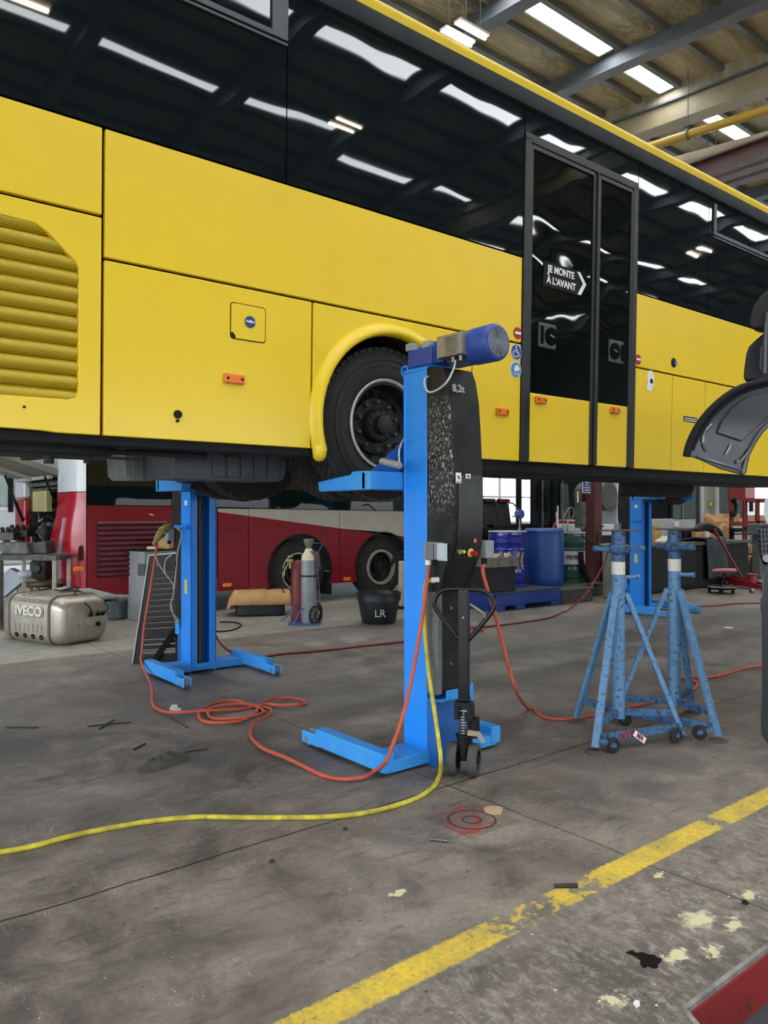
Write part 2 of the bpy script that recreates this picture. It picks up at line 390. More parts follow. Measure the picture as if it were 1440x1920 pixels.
# pillowed insulation between the purlins
PUR = [y0+1.08*i+.85 for i in range(int((y1-y0-.9)/1.08)+1)]
ys = [y0]+PUR+[y1]; prof = []
for i in range(len(ys)-1):
    a, c_ = ys[i], ys[i+1]
    for j in range(4):
        q = j/4; prof.append((a+(c_-a)*q, zc(a+(c_-a)*q)-.10*math.sin(math.pi*q)))
prof.append((y1, zc(y1)))
b.prism(prof+[(y1, zc(y1)+.4), (y0, zc(y0)+.4)], (-10, 0, 0), (0, 1, 0), (0, 0, 1), (46, 0, 0)); struct(b.build('ceiling', INS, ang=60))
DST = M('dark_roof_steel', '555b5f', .5, col2='60666a', ns=3)
LST = M('galvanised_purlin', '6f706a', .5, .2, col2='6d6d68', ns=3)
def beamY(x0, x1, dz0, dz1, m, nm='ceiling_beam'):
    b = MB(); vs = []
    for y in (y0+.1, y1-.1):
        z = zc(y); vs += [(x0, y, z-dz0), (x1, y, z-dz0), (x1, y, z-dz1), (x0, y, z-dz1)]
    b.add(vs, [(0, 1, 2, 3), (7, 6, 5, 4), (0, 4, 5, 1), (1, 5, 6, 2), (2, 6, 7, 3), (3, 7, 4, 0)]); return struct(b.build(nm, m))
for y in PUR:
    if y < -21.5 or y > 29.6: continue
    b = MB(); z = zc(y); b.box(-9.9, 35.9, y-.035, y+.035, z-.14, z+.05); b.box(-9.9, 35.9, y-.035, y+.09, z-.155, z-.14); struct(b.build('ceiling_purlin', LST))
BEX = (-4.7, -1.4, 1.9, 5.2, 8.5, 11.8, 15.2, 21.9, 25.2, 28.5, 31.8)
for x in BEX:
    beamY(x-.11, x+.11, .14, .48, DST)
    beamY(x-.17, x+.17, .46, .50, DST)
CRB = M('cream_roof_girder', '9f9375', .55, col2='8f8468', ns=2)
CRW = M('weathered_gutter', 'b3aa90', .7, col2='6f6754', ns=5, amt=.9, st=(1, 1, .25))
beamY(17.6, 18.1, .40, .86, CRB); beamY(17.52, 18.15, .02, .36, CRW); beamY(17.5, 18.17, .355, .405, DST)
# skylights
SKY = emit('skylight_sheet', 'f4f8fb', 15.0)
SKW = M('skylight_reveal', 'd9dcd8', .5)
rows = (-20, -16.4, -11.9, -9.52, -8.5, -5.45, -2.0, 1.5, 5.6, 10.42, 15.0, 19.5, 24.5)  # rows out of view are added to light the hall
wn = 0
edges = sorted(list(BEX)+[17.8])
for yr in rows:
    for i in range(len(edges)-1):
        a, c_ = edges[i]+.3, edges[i+1]-.3
        if edges[i] == 17.8: a += .9
        if edges[i+1] == 17.8: c_ -= .1
        if yr == -8.5 and a > 10: continue
        if yr == -9.52 and a < 10: continue
        if yr < -10 and a < 16: continue
        hw = .17 if yr < -8 else .23
        wn += 1
        b = MB(); z = zc(yr)
        b.box(a, c_, yr-hw, yr+hw, z-.13, z-.115); w = struct(b.build('window_%d' % wn, SKY))
        b = MB()
        for yy in (yr-hw-.04, yr+hw): b.box(a-.04, c_+.04, yy, yy+.04, z-.16, z-.02)
        for xx in (a-.04, c_): b.box(xx, xx+.04, yr-hw-.04, yr+hw+.04, z-.16, z-.02)
        b.build('frame', SKW, w)
# walls with wide open doorways; unseen front and left ones added for light
WALL = M('grey_wall_sheet', '77797a', .6, col2='66686a', ns=1.5)
WALLD = M('dark_wall_sheet', '3c3e40', .7, col2='323436', ns=1.5)
def wall(nm, x0, x1, yy0, yy1, z0, z1, m=WALL): b = MB(); b.box(x0, x1, yy0, yy1, z0, z1); return struct(b.build(nm, m))
wall('wall_front', -10, 36, -22.2, -22, 4.6, 13, WALLD)  # open below, out of view, to throw soft light on the coach side
for i, x in enumerate(range(-10, 37, 6)): wall('wall_front', x-.25, x+.25, -22.25, -21.95, 0 if x < 2 else -.17, 4.6, WALLD)
wall('wall_back', -10, 4.2, 30, 30.2, 0, 13.3); wall('wall_back', 4.2, 11, 30, 30.2, 4.2, 13.3); wall('wall_back', 11, 21, 30, 30.2, 0, 13.3, WALLD); wall('wall_back', 21, 36, 30, 30.2, 4.6, 13.3)
wall('wall_left', -10.2, -10, -22, -12, 0, 13.3); wall('wall_left', -10.2, -10, 16, 30, 0, 13.3); wall('wall_left', -10.2, -10, -12, 16, 5.2, 13.3)  # gap in this unseen wall added to light left-facing sides
wall('wall_right', 36, 36.2, -22, 9, -.17, 13.3); wall('wall_right', 36, 36.2, 9, 30, 4.5, 13.3)
# building opposite the open doorway, seen between the machines
for k, x in enumerate([21.2+1.45*i for i in range(11)]):
    b = MB(); b.box(x-.05, x+.05, 30.02, 30.12, 0, 4.6); struct(b.build('window_frame', WALL))
for z in (.9, 2.35, 3.7): b = MB(); b.box(21, 36, 30.0, 30.1, z-.05, z+.05); struct(b.build('window_frame', WALL))
# pipes and trays under the roof
PIPEY = M('yellow_gas_pipe', 'c9a43a', .45, col2='b8943a', ns=3)
p0 = aZ(1235, 270, 10.3); p1 = aZ(1440, 205, 10.3); dd = p1-p0
b = MB(); b.tube([p0-dd*.8, p1+dd*2], .10, 16, 1); pp = b.build('gas_pipe', PIPEY)
tag(pp, 'yellow pipe slung under the roof insulation beyond the cream girder', 'pipe')
q = aZ(1290, 252, 10.3); b = MB()
b.tube([q, V((q.x, q.y, zc(q.y)-.12))], .012, 6, 1); b.lathe([(.105, -.02), (.122, -.02), (.122, .02), (.105, .02), (.105, -.02)], q, dd, 16)
b.build('hanger_wire', DST, pp)
p0 = aZ(1300, 300, 10.0); p1 = aZ(1440, 262, 10.0); dd = p1-p0; side = V((0, 0, 1)).cross(dd).normalized()
b = MB(); b.bar(p0-dd*.5, p1+dd*1.5, .34, .05); b.bar(p0-dd*.5+side*.16+UP*.07, p1+dd*1.5+side*.16+UP*.07, .02, .12); b.bar(p0-dd*.5-side*.16+UP*.07, p1+dd*1.5-side*.16+UP*.07, .02, .12)
tr = b.build('cable_tray', M('pale_tray', 'c9c0a6', .45, col2='b5ab90', ns=3)); tag(tr, 'pale cable tray under the roof in front of brown crane beams', 'cable tray')
p0 = aZ(1345, 330, 9.6); p1 = aZ(1440, 298, 9.6); dd = (p1-p0)
CRN = M('brown_crane_beam', '4a3230', .5, col2='5a3c38', ns=2)
cr = root('overhead_crane', 'dark brown steel crane beams high at right under the roof', 'crane', p0)
for k in range(3):
    o = (p1-p0).cross(UP).normalized()*(.75*k)-UP*.12*k
    b = MB(); a, e = p0-dd*.6+o, p1+dd*1.8+o
    b.bar(a, e, .3, .04); b.bar(a-UP*.32, e-UP*.32, .3, .04); b.bar(a-UP*.16, e-UP*.16, .04, .3); b.build('beam', CRN, cr)
# lamps
LAMP = emit('lamp_tube', 'fff0cf', 60.0); LAMPH = M('lamp_housing', 'd8d6cc', .4)
def lamp(c, label, L=.74, hang=True):
    r_ = root('batten_light', label, 'lamp', c, 'batten lights hung under the roof')
    b = MB(); b.box(c.x-L/2, c.x+L/2, c.y-.09, c.y+.09, c.z, c.z+.05); b.build('housing', LAMPH, r_)
    b = MB(); b.cyl((c.x-L/2+.02, c.y, c.z-.02), (c.x+L/2-.02, c.y, c.z-.02), .035, n=12); b.build('tube', LAMP, r_)
    b = MB()
    for s in (-.3, .3): b.tube([(c.x+s*L, c.y, c.z+.05), (c.x+s*L, c.y, zc(c.y)-.15)], .008, 5, 1)
    b.build('hanger', DST, r_)
lamp(aZ(885, 56, 10.3), 'warm batten light hung above the yellow roof edge, higher of the pair')
lamp(aZ(858, 70, 10.3), 'warm batten light hung above the yellow roof edge, lower of the pair')
lamp(aZ(1335, 320, 10.3)+V((0, 0, 0)), 'small bright batten light far back below the pale cable tray')
for i, (u, v, lb) in enumerate(((640, 272, 'middle upper'), (624, 284, 'middle lower'), (55, 42, 'left upper'), (42, 66, 'left lower'), (1305, 495, 'right upper'), (1285, 502, 'right lower'))):
    p = aZ(u, v, 10.0); p.y = 8-p.y
    if p.y > -21: lamp(p, 'batten light mirrored in the dark bus glass, %s of those in the glass' % lb)
# ================================================================== YELLOW BUS (raised on the column lifts)
bus = root('bus', 'long yellow coach with black windows raised on blue column lifts', 'bus', (0, 4, 3.0))
WCX, WCZ = 3.34, 2.09
def arc(cx, cz, r, a0, a1, n):
    return [(cx+r*math.cos(math.radians(a0+(a1-a0)*i/n)), cz+r*math.sin(math.radians(a0+(a1-a0)*i/n))) for i in range(n+1)]
def panel(poly, y=4.0, th=.035, mat=YEL, nm='side_panel', par=bus, bevel=.006):
    b = MB(); b.prism(poly, (0, y, 0), (1, 0, 0), (0, 0, 1), (0, th, 0)); return b.build(nm, mat, par, bevel=bevel)
def rect(x0, x1, z0, z1): return [(x0, z0), (x1, z0), (x1, z1), (x0, z1)]
ZB = 1.893
# body core behind the panels
b = MB(); b.box(0.0, 2.76, 4.045, 6.5, 1.90, 4.72); b.box(2.7, 3.98, 4.045, 6.5, 2.72, 4.72); b.box(3.92, 10.0, 4.045, 6.5, 1.90, 4.72); b.box(9.9, 11.4, 4.045, 6.5, 2.72, 4.72); b.box(11.3, 13, 4.045, 6.5, 1.9, 4.72)
b.build('body_shell', BLK, bus)
panel(rect(0, 1.388, 3.02, 3.462)); panel(rect(1.403, 4.612, 2.808, 3.462)); panel(rect(6.15, 9.69, 2.808, 3.462)); panel(rect(9.71, 13, 2.808, 3.462))
# rear corner panel with louvred grille opening
G = [(0.0, 2.049), (1.225, 2.062), (1.262, 2.075), (1.275, 2.105), (1.275, 2.725), (1.255, 2.76), (1.12, 2.875), (1.06, 2.905), (0.0, 2.93)]
panel([(0, ZB+.02), (1.10, ZB+.006), (1.17, ZB), (1.388, ZB), (1.388, 3.005), (0, 3.005), (0, 2.93)]+list(reversed(G[1:-1]))+[(0, 2.049)])
def grille_mat(name, c1, c2, dark):
    t = NT(name); v = t.coord()
    d = t.vor(t.mapv(v, (1, 0, 1)), 150, rand=.0)
    t.setp(color=t.mix(t.ramp(d, .30, .42), (*lin(dark), 1), (*lin(c1), 1)), rough=.5); return t.m
GRM = grille_mat('yellow_grille_mesh', 'd9bb20', 'b59b1c', '5b4a10')
b = MB(); prof = []; nl = 12
for i in range(nl*8+1):
    z = 2.04+(2.94-2.04)*i/(nl*8); ph = (i % 8)/8
    prof.append((z, 4.040-.036*math.sin(math.pi*ph)**.7 if ph else 4.046))
b.grid(lambda u, w: V((1.3*u, prof[int(round(w*(len(prof)-1)))][1], prof[int(round(w*(len(prof)-1)))][0])), 1, len(prof)-1)
b.build('grille', GRM, bus, ang=50)
panel(rect(1.403, 2.676, ZB, 2.794))
ap = [(2.69, ZB)]+list(reversed(arc(WCX, WCZ, .60, -20.5, 199.0, 40)))
ap = [(2.69, ZB), (2.69, 2.794), (4.075, 2.794), (4.075, ZB)]+arc(WCX, WCZ, .60, -19.2, 199.2, 40)
panel(ap)
panel(rect(4.088, 4.612, ZB, 2.794))
for a, c in ((6.15, 6.765), (6.777, 7.365), (7.377, 8.80), (8.812, 10.05), (11.4, 13)): panel(rect(a, c, ZB, 2.794))
# flared wheel arch lip
b = MB(); pts = []
N_ = 44
for i in range(N_+1):
    a = math.radians(-20+220*i/N_)
    pts.append((math.cos(a), math.sin(a)))
cs = [(.585, 4.03), (.585, 3.985), (.595, 3.965), (.615, 3.96), (.635, 3.97), (.655, 3.985), (.675, 3.998), (.675, 4.01)]
b.grid(lambda u, w: V((WCX+pts[int(round(u*N_))][0]*cs[int(round(w*7))][0], cs[int(round(w*7))][1], WCZ+pts[int(round(u*N_))][1]*cs[int(round(w*7))][0]*(1.0))), N_, 7)
for sx, a in ((0, 200), (1, -20)):
    c_, s_ = math.cos(math.radians(a)), math.sin(math.radians(a))
    b.lathe([(0, -.05), (.025, -.045), (.04, -.025), (.045, 0), (.045, .05), (.0, .06)], (WCX+c_*.63, 4.005, WCZ+s_*.63-.01), (0, 0, 1), 20)
b.build('wheel_arch_lip', YEL, bus, ang=60)
# wheel well lining
b = MB(); b.lathe([(.60, 0), (.60, 2.42)], (WCX, 4.05, WCZ), (0, 1, 0), 40, math.radians(-20), math.radians(200)); o = b.build('wheel_well', UNDER, bus)
M('recess_void', '040404', .85, spec=.1); VOID = MATS['recess_void']
# passenger door ------------------------------------------------------------
FR = M('door_rubber_frame', '131415', .42, col2='1a1c1d', ns=6)
b = MB(); b.box(4.622, 6.14, 4.03, 4.05, 1.88, 4.62); b.build('door_recess', BLK, bus)
b = MB(); b.box(4.615, 4.69, 3.985, 4.05, 1.885, 4.40); b.box(6.065, 6.14, 3.985, 4.05, 1.885, 4.40); b.box(4.615, 6.14, 3.985, 4.05, 4.36, 4.43)
b.build('door_frame', FR, bus, bevel=.008)
for (a, c, nm) in ((4.700, 5.505, 'left'), (5.575, 6.055, 'right')):
    # each leaf: rim, glass, yellow kick panel, speaker
    b = MB(); zt = 4.35
    for q in (rect(a-.02, a+.018, 1.9, zt), rect(c-.018, c+.02, 1.9, zt), rect(a, c, zt-.03, zt+.008)):
        b.prism(q, (0, 3.99, 0), (1, 0, 0), (0, 0, 1), (0, .05, 0))
    lf = b.build('door_leaf', FR, bus, bevel=.006)
    panel(rect(a+.018, c-.018, 2.44, zt-.03), 4.005, .02, DGLASS, 'door_glass', lf, 0)
    panel(rect(a+.012, c-.012, 1.895, 2.435), 4.0, .03, YEL, 'kick_panel', lf)
b = MB(); b.box(5.527, 5.553, 3.975, 4.03, 1.89, 4.36); b.build('door_post_seal', FR, bus, bevel=.008)
for (x, z, s) in ((4.915, 2.90, 1), (5.845, 2.895, -1)):
    b = MB(); b.box(x-.105, x+.105, 3.985, 4.01, z-.10, z+.10); sp = b.build('door_handle_unit', M('dark_plastic', '383a3c', .4, col2='444648'), bus, bevel=.02, seg=3)
    b = MB(); b.lathe([(.07, .0), (.07, .012), (.055, .016), (.0, .004)], (x+.035*s, 3.985, z), (0, -1, 0), 28); b.build('round_recess', VOID, sp)
    b = MB(); b.obox((x+.035*s, 3.974, z), (.055, .012, .016), (1, 0, -.25)); b.build('knob', STEEL, sp, bevel=.004)
    b = MB(); b.box(x-.075*s-.016, x-.075*s+.016, 3.98, 3.988, z-.07, z+.07); b.build('grip_slot', VOID, sp)
VOID = MATS['recess_void']
# window glazing ------------------------------------------------------------
ZG, ZT = 3.472, 4.612
for a, c in ((0, 2.476), (2.484, 4.61), (6.15, 7.365), (7.375, 9.99), (10.0, 13)): panel(rect(a, c, ZG, ZT), 3.998, .03, GLASS, 'window_pane', bus, 0)
panel(rect(4.62, 6.14, 4.435, ZT), 3.998, .03, GLASS, 'window_pane', bus, 0)
WFR = M('window_frame_grey', '3c4044', .35)
for (x0, x1, z0, z1) in ((.3, 2.476, 4.30, 4.70), (7.45, 9.8, 4.27, 4.58)):
    b = MB()
    ZZ = min(z1, 4.612)
    b.box(x0, x1, 3.984, 4.0, z0, z0+.035); b.box(x0, x1, 3.984, 4.0, z0-.030, z0-.012)
    b.box(x1-.11 if x0 < 1 else x0, x1 if x0 < 1 else x0+.05, 3.982, 4.0, z0, ZZ); b.build('vent_frame', WFR, bus, bevel=.004)
# cant rail and roof edge ---------------------------------------------------
b = MB(); b.prism([(3.972, 4.62), (3.965, 4.64), (3.968, 4.735), (3.985, 4.75), (4.1, 4.76), (4.1, 4.61), (3.99, 4.61)], (0, 0, 0), (0, 1, 0), (0, 0, 1), (13, 0, 0)); b.build('cant_rail', RAIL, bus)
b = MB(); b.box(0, 13, 3.982, 4.2, 4.75, 4.785); b.build('gutter_seal', RUB, bus)
b = MB(); b.prism([(3.974, 4.786), (3.970, 4.80), (3.976, 4.815), (4.02, 4.84), (4.3, 4.90), (5.2, 4.95), (6.1, 4.90), (6.5, 4.80), (6.5, 4.70), (3.99, 4.70)], (0, 0, 0), (0, 1, 0), (0, 0, 1), (13, 0, 0)); b.build('roof', YEL, bus, ang=40)
# far side, rear and front skins
b = MB(); b.box(0, 13, 6.5, 6.53, 1.95, 3.47); b.build('far_side_panel', YEL, bus)
b = MB(); b.box(0, 13, 6.5, 6.53, 3.47, 4.7); b.build('far_side_glass', GLASS, bus)
b = MB(); b.box(-.04, 0, 4.0, 6.53, 1.93, 4.8); b.build('rear_skin', YEL, bus); b = MB(); b.box(13, 13.05, 4.0, 6.53, 1.93, 4.8); b.build('front_skin', BLK, bus)
# marker lamps --------------------------------------------------------------
for x, z in ((2.144, 2.262), (4.401, 2.257), (4.847, 2.386), (5.842, 2.388), (7.95, 2.3)):
    b = MB(); b.box(x-.065, x+.065, 3.978, 4.0, z-.028, z+.028); ml = b.build('marker_lamp', ORG, bus, bevel=.008)
    b = MB()
    for s in (-.045, .045): b.cyl((x+s, 3.977, z), (x+s, 3.98, z), .009, n=12)
    b.build('screw', BLK, ml)
# adblue flap
AX, AZ = 2.235, 2.597
def rrect(cx, cz, w, h, r, n=5):
    return [(cx+sx*(w/2-r)+math.cos(math.radians(a0+90*i/n))*r, cz+sz*(h/2-r)+math.sin(math.radians(a0+90*i/n))*r) for sx, sz, a0 in ((1, 1, 0), (-1, 1, 90), (-1, -1, 180), (1, -1, 270)) for i in range(n+1)]
b = MB(); b.prism(rrect(AX, AZ, .232, .21, .02), (0, 3.9985, 0), (1, 0, 0), (0, 0, 1), (0, .0015, 0)); fp = b.build('filler_flap_gap', BLK, bus, bevel=.0)
b = MB(); q_ = [p_ for p_ in rrect(AX, AZ, .222, .20, .018) if not (p_[0] < AX-.05 and p_[1] < AZ-.05)]; q_ = q_[:12]+[(AX-.111, AZ-.070), (AX-.098, AZ-.068), (AX-.082, AZ-.085), (AX-.082, AZ-.10)]+q_[12:]; b.prism(q_, (0, 3.994, 0), (1, 0, 0), (0, 0, 1), (0, .006, 0)); fd = b.build('filler_flap', YEL, bus, bevel=.004)
def disc(x, z, r, m, par, nm='sticker', y=3.9965, sq=1.0):
    b = MB(); b.lathe([(0, .003), (r, .003), (r, 0)], (x, y+.003, z), (0, -1, 0), 36); return b.build(nm, m, par)
d_ = disc(2.244, 2.603, .034, BLS, fd, y=3.989); text('AdBlue', 'lettering', WHT, d_, (2.244, 3.984, 2.603), (1, 0, 0), (0, 0, 1), .021, .001, bold=.0006)
# lock, screws, fuel door lock
for x, z, r in ((1.807, 2.034, .022), (1.805, 1.998, .008), (1.02, 2.008, .006)):
    b = MB(); b.lathe([(0, .012), (r, .010), (r*1.1, 0)], (x, 4.0, z), (0, -1, 0), 20); b.build('lock', RUB, bus)
b = MB(); b.lathe([(0, .012), (.03, .012), (.045, .004), (.045, 0)], (6.78, 4.0, 2.915), (0, -1, 0), 24); b.build('lock', RUB, bus)
disc(6.80, 2.91, .022, LBS, bus, y=3.985)
# stickers
for x, z in ((4.567, 2.874), (6.19, 2.872)):
    d_ = disc(x, z, .046, REDS, bus); b = MB(); b.box(x-.033, x+.033, 3.991, 3.9955, z-.009, z+.009); b.build('white_bar', WHT, d_)
for x, z, m in ((4.553, 2.727, BLS), (4.551, 2.592, LBS)):
    d_ = disc(x, z, .064, WHT, bus); e_ = disc(x, z, .057, m, d_, 'disc', 3.994)
    b = MB(); y = 3.990
    if m is BLS:
        b.lathe([(0, .002), (.008, .002), (.008, 0)], (x-.012, y, z+.040), (0, -1, 0), 14)
        b.tube([(x-.010, y, z+.028), (x-.008, y, z-.002), (x+.018, y, z-.004), (x+.028, y, z-.032)], .0048, 6, 1)
        b.tube([(x-.010, y, z+.012), (x+.014, y, z+.012)], .004, 6, 1)
        b.tube([(x-.018+.026*math.cos(t), y, z-.016+.026*math.sin(t)) for t in [2.0+i*.3 for i in range(14)]], .0042, 6, 1)
    else:
        b.prism([(x-.028+.0, z+.004)]+[(x+.004+.03*math.cos(t), z+.004+.03*math.sin(t)) for t in [math.pi-.1-i*.25 for i in range(11)]]+[(x+.03, z-.006), (x-.02, z-.014)], (0, y, 0), (1, 0, 0), (0, 0, 1), (0, -.002, 0))
        b.tube([(x+.03, y, z+.004), (x+.042, y, z+.016)], .003, 6, 1)
        for s in (-.016, .018): b.tube([(x+s+.009*math.cos(t), y, z-.032+.009*math.sin(t)) for t in [i*.5 for i in range(14)]], .0028, 6, 1)
    b.build('pictogram', WHT, e_)
# JE MONTE A L'AVANT arrow
LBLK = M('sticker_black', '141616', .7, spec=.2)
b = MB(); b.prism([(4.855, 3.292), (4.872, 3.492), (5.30, 3.492), (5.415, 3.402), (5.335, 3.292)], (0, 4.001, 0), (1, 0, 0), (0, 0, 1), (0, -.003, 0)); 
st = b.build('arrow_sticker', LBLK, bus)
text('JE MONTE', 'lettering', WHT, st, (5.08, 3.996, 3.437), (1, 0, 0), (0, 0, 1), .078, .001, bold=.0024, sx=.95)
text('\u00c0 L\u2019AVANT', 'lettering', WHT, st, (5.085, 3.996, 3.347), (1, 0, 0), (0, 0, 1), .078, .001, bold=.0024, sx=.95)
b = MB(); b.prism([(5.285, 3.485), (5.325, 3.485), (5.41, 3.398), (5.34, 3.30), (5.295, 3.30), (5.365, 3.398)], (0, 3.997, 0), (1, 0, 0), (0, 0, 1), (0, -.002, 0)); b.build('chevron', WHT, st)
# oval plate and black label further forward
b = MB(); b.prism([(6.33, 2.62), (6.40, 2.60), (6.44, 2.66), (6.45, 2.74), (6.41, 2.80), (6.35, 2.79), (6.33, 2.74), (6.35, 2.70)], (0, 3.998, 0), (1, 0, 0), (0, 0, 1), (0, -.002, 0))
pz = b.build('peeled_patch', WHT, bus); disc(6.405, 2.70, .022, RUB, pz, y=3.993)
b = MB(); b.box(6.97, 7.22, 3.996, 3.999, 2.375, 2.425); lb = b.build('label', LBLK, bus)
b = MB()
for k in (0, 1): b.box(6.98, 7.21, 3.995, 3.9965, 2.383+.02*k, 2.392+.02*k)
b.build('print_line', WHT, lb)
# skirt and underbody -------------------------------------------------------
b = MB(); 
b.box(.05, 2.70, 4.03, 4.12, 1.84, 1.90); b.box(4.0, 10.0, 4.03, 4.12, 1.80, 1.90)
b.build('skirt', RUB, bus, bevel=.01)
b = MB(); b.box(.3, 2.5, 4.1, 6.45, 1.875, 1.90); b.box(4.2, 13, 4.1, 6.45, 1.86, 1.90); b.box(2.4, 4.3, 4.7, 5.9, 2.0, 2.1)
b.build('floor_pan', UNDER, bus)
b = MB(); b.box(.4, 12.5, 4.85, 4.95, 1.85, 1.9); b.box(.4, 12.5, 5.55, 5.65, 1.86, 1.9)
for x in (.8, 1.6, 2.4, 4.4, 5.4, 6.4, 7.4, 8.4): b.box(x, x+.08, 4.15, 6.4, 1.85, 1.89)
b.build('chassis_rail', UNDER, bus, bevel=.01)
b = MB(); b.tube([(.5, 4.25, 1.85), (1.15, 4.28, 1.835), (1.5, 4.35, 1.835), (1.62, 4.6, 1.85)], .045, 12); b.tube([(.6, 4.5, 1.85), (2.2, 4.45, 1.84)], .02, 8, 1)
b.cyl((1.22, 4.3, 1.83), (1.22, 4.3, 1.75), .026); b.cyl((1.42, 4.3, 1.83), (1.42, 4.3, 1.76), .02); b.tube([(.9, 4.25, 1.80), (1.7, 4.25, 1.79)], .008, 6, 1); b.build('exhaust_pipe', UNDER, bus)
# axle
b = MB(); b.cyl((WCX, 4.6, WCZ), (WCX, 5.95, WCZ), .11); b.lathe([(.0, -.28), (.18, -.2), (.26, 0), (.18, .2), (0, .28)], (WCX, 5.27, WCZ), (0, 1, 0), 24); b.build('rear_axle', UNDER, bus)
# ribbed mudguard boxes
def ribbed(x0, x1, y, z0, z1, n, dep, m=PLG, slope=0):
    b = MB(); r = .05
    b.prism([(x0, z1), (x0, z0), (x1-.06, z0), (x1-.02, z0+.02), (x1, z0+.07), (x1, z1)], (0, y, 0), (1, 0, 0), (0, 0, 1), (0, dep, 0))
    for i in range(1, n):
        x = x0+(x1-x0)*(.25+.75*i/n); b.box(x-.045, x+.045, y-.014, y, z0+.02, z1)
    return b.build('mudguard', m, bus, bevel=.006)
ribbed(2.06, 2.89, 4.62, 1.695, 1.88, 6, .5); ribbed(2.9, 3.11, 4.75, 1.80, 1.9, 2, .3)
LPL = M('pale_plastic', '85888a', .5, col2='6c6e70', ns=6)
b = MB(); b.prism([(1.93, 1.88), (1.94, 1.72), (1.97, 1.69), (2.12, 1.69), (2.15, 1.88)], (0, 5.1, 0), (1, 0, 0), (0, 0, 1), (0, .35, 0))
for i in range(5): b.box(1.99+i*.025, 1.995+i*.025, 5.09, 5.1, 1.70, 1.87)
b.build('mudguard', LPL, bus, bevel=.01)
b = MB(); b.box(2.16, 2.6, 5.2, 5.6, 1.76, 1.9); b.build('tank', UNDER, bus, bevel=.03)
b = MB(); b.prism([(9.29, 1.88), (9.30, 1.70), (9.35, 1.67), (10.6, 1.67), (10.68, 1.72), (10.68, 1.88)], (0, 6.0, 0), (1, 0, 0), (0, 0, 1), (0, .3, 0)); b.build('mudguard', UNDER, bus, bevel=.02)
# wheels --------------------------------------------------------------------
def tyre_mb(r=.525, w=.28, rr=.30):
    """axis +y, outer face at y=0 looking to -y"""
    b = MB()
    b.lathe([(rr, .035), (rr+.02, .012), (rr+.05, .004), (rr+.11, -.002), (r-.075, .006), (r-.035, .022), (r-.018, .035), (r-.018, w-.035), (r-.035, w-.02), (rr+.08, w), (rr, w-.04), (rr, .035)], (0, 0, 0), (0, 1, 0), 56)
    for g in (rr+.135, rr+.095): b.lathe([(g, -.0045), (g+.006, -.0045), (g+.006, .01), (g, .01), (g, -.0045)], (0, 0, 0), (0, 1, 0), 56)
    return b
def tread_mb(r=.525, w=.28):
    b = MB(); rows_ = 6; nb = 52; bw = (w-.06)/rows_
    for i in range(rows_):
        for k in range(nb):
            a = 2*math.pi*(k+(.5 if i % 2 else 0))/nb; da = 2*math.pi/nb*.80; sk = .3*(2*math.pi/nb)
            y0_, y1_ = .03+i*bw+.004, .03+(i+1)*bw-.004; vs = []
            for rad in (r-.03, r):
                for (yy, s) in ((y0_, -sk if i % 2 else sk), (y1_, sk if i % 2 else -sk)):
                    for q in (-.5, .5):
                        t = a+da*q+s*.5; vs.append((math.cos(t)*rad, yy, math.sin(t)*rad))
            b.add(vs, [(0, 1, 3, 2), (4, 6, 7, 5), (0, 4, 5, 1), (2, 3, 7, 6), (0, 2, 6, 4), (1, 5, 7, 3)])
    return b
def rim_mb(dish=.14, rr=.30):
    b = MB()
    b.lathe([(rr-.005, .02), (rr-.028, .02), (rr-.035, .05), (rr-.05, dish-.02), (rr-.08, dish), (.20, dish+.01), (.19, dish-.01), (.0, dish-.01)], (0, 0, 0), (0, 1, 0), 48)
    return b
def detail_mb(k, dish=.14, holes=10):
    b = MB(); 
    if True:
        a = 2*math.pi*k/holes; p = V((math.cos(a)*.235, dish-.004, math.sin(a)*.235)); b.lathe([(0, 0), (.032, 0), (.032, .012)], p, (0, -1, 0), 16)
    return b
def hub_mb(dish=.14, hd=.12):
    b = MB(); b.lathe([(.12, dish), (.118, dish-hd*.45), (.105, dish-hd*.6), (.07, dish-hd*.62), (.065, dish-hd*.95), (.05, dish-hd), (0, dish-hd)], (0, 0, 0), (0, 1, 0), 32)
    for k in range(12):
        a = 2*math.pi*k/12; b.lathe([(0, .014), (.008, .014), (.010, 0)], (math.cos(a)*.1, dish-hd*.58, math.sin(a)*.1), (0, -1, 0), 8)
    return b
def nuts_mb(dish=.14, r=.165, n=10, s=.018, lift=.02, k=0):
    b = MB()
    if True:
        a = 2*math.pi*(k+.5)/n; p = V((math.cos(a)*r, dish, math.sin(a)*r)); b.lathe([(0, lift+.022), (s*.6, lift+.022), (s, lift+.01), (s, 0)], p, (0, -1, 0), 10)
    return b
MESH = {}
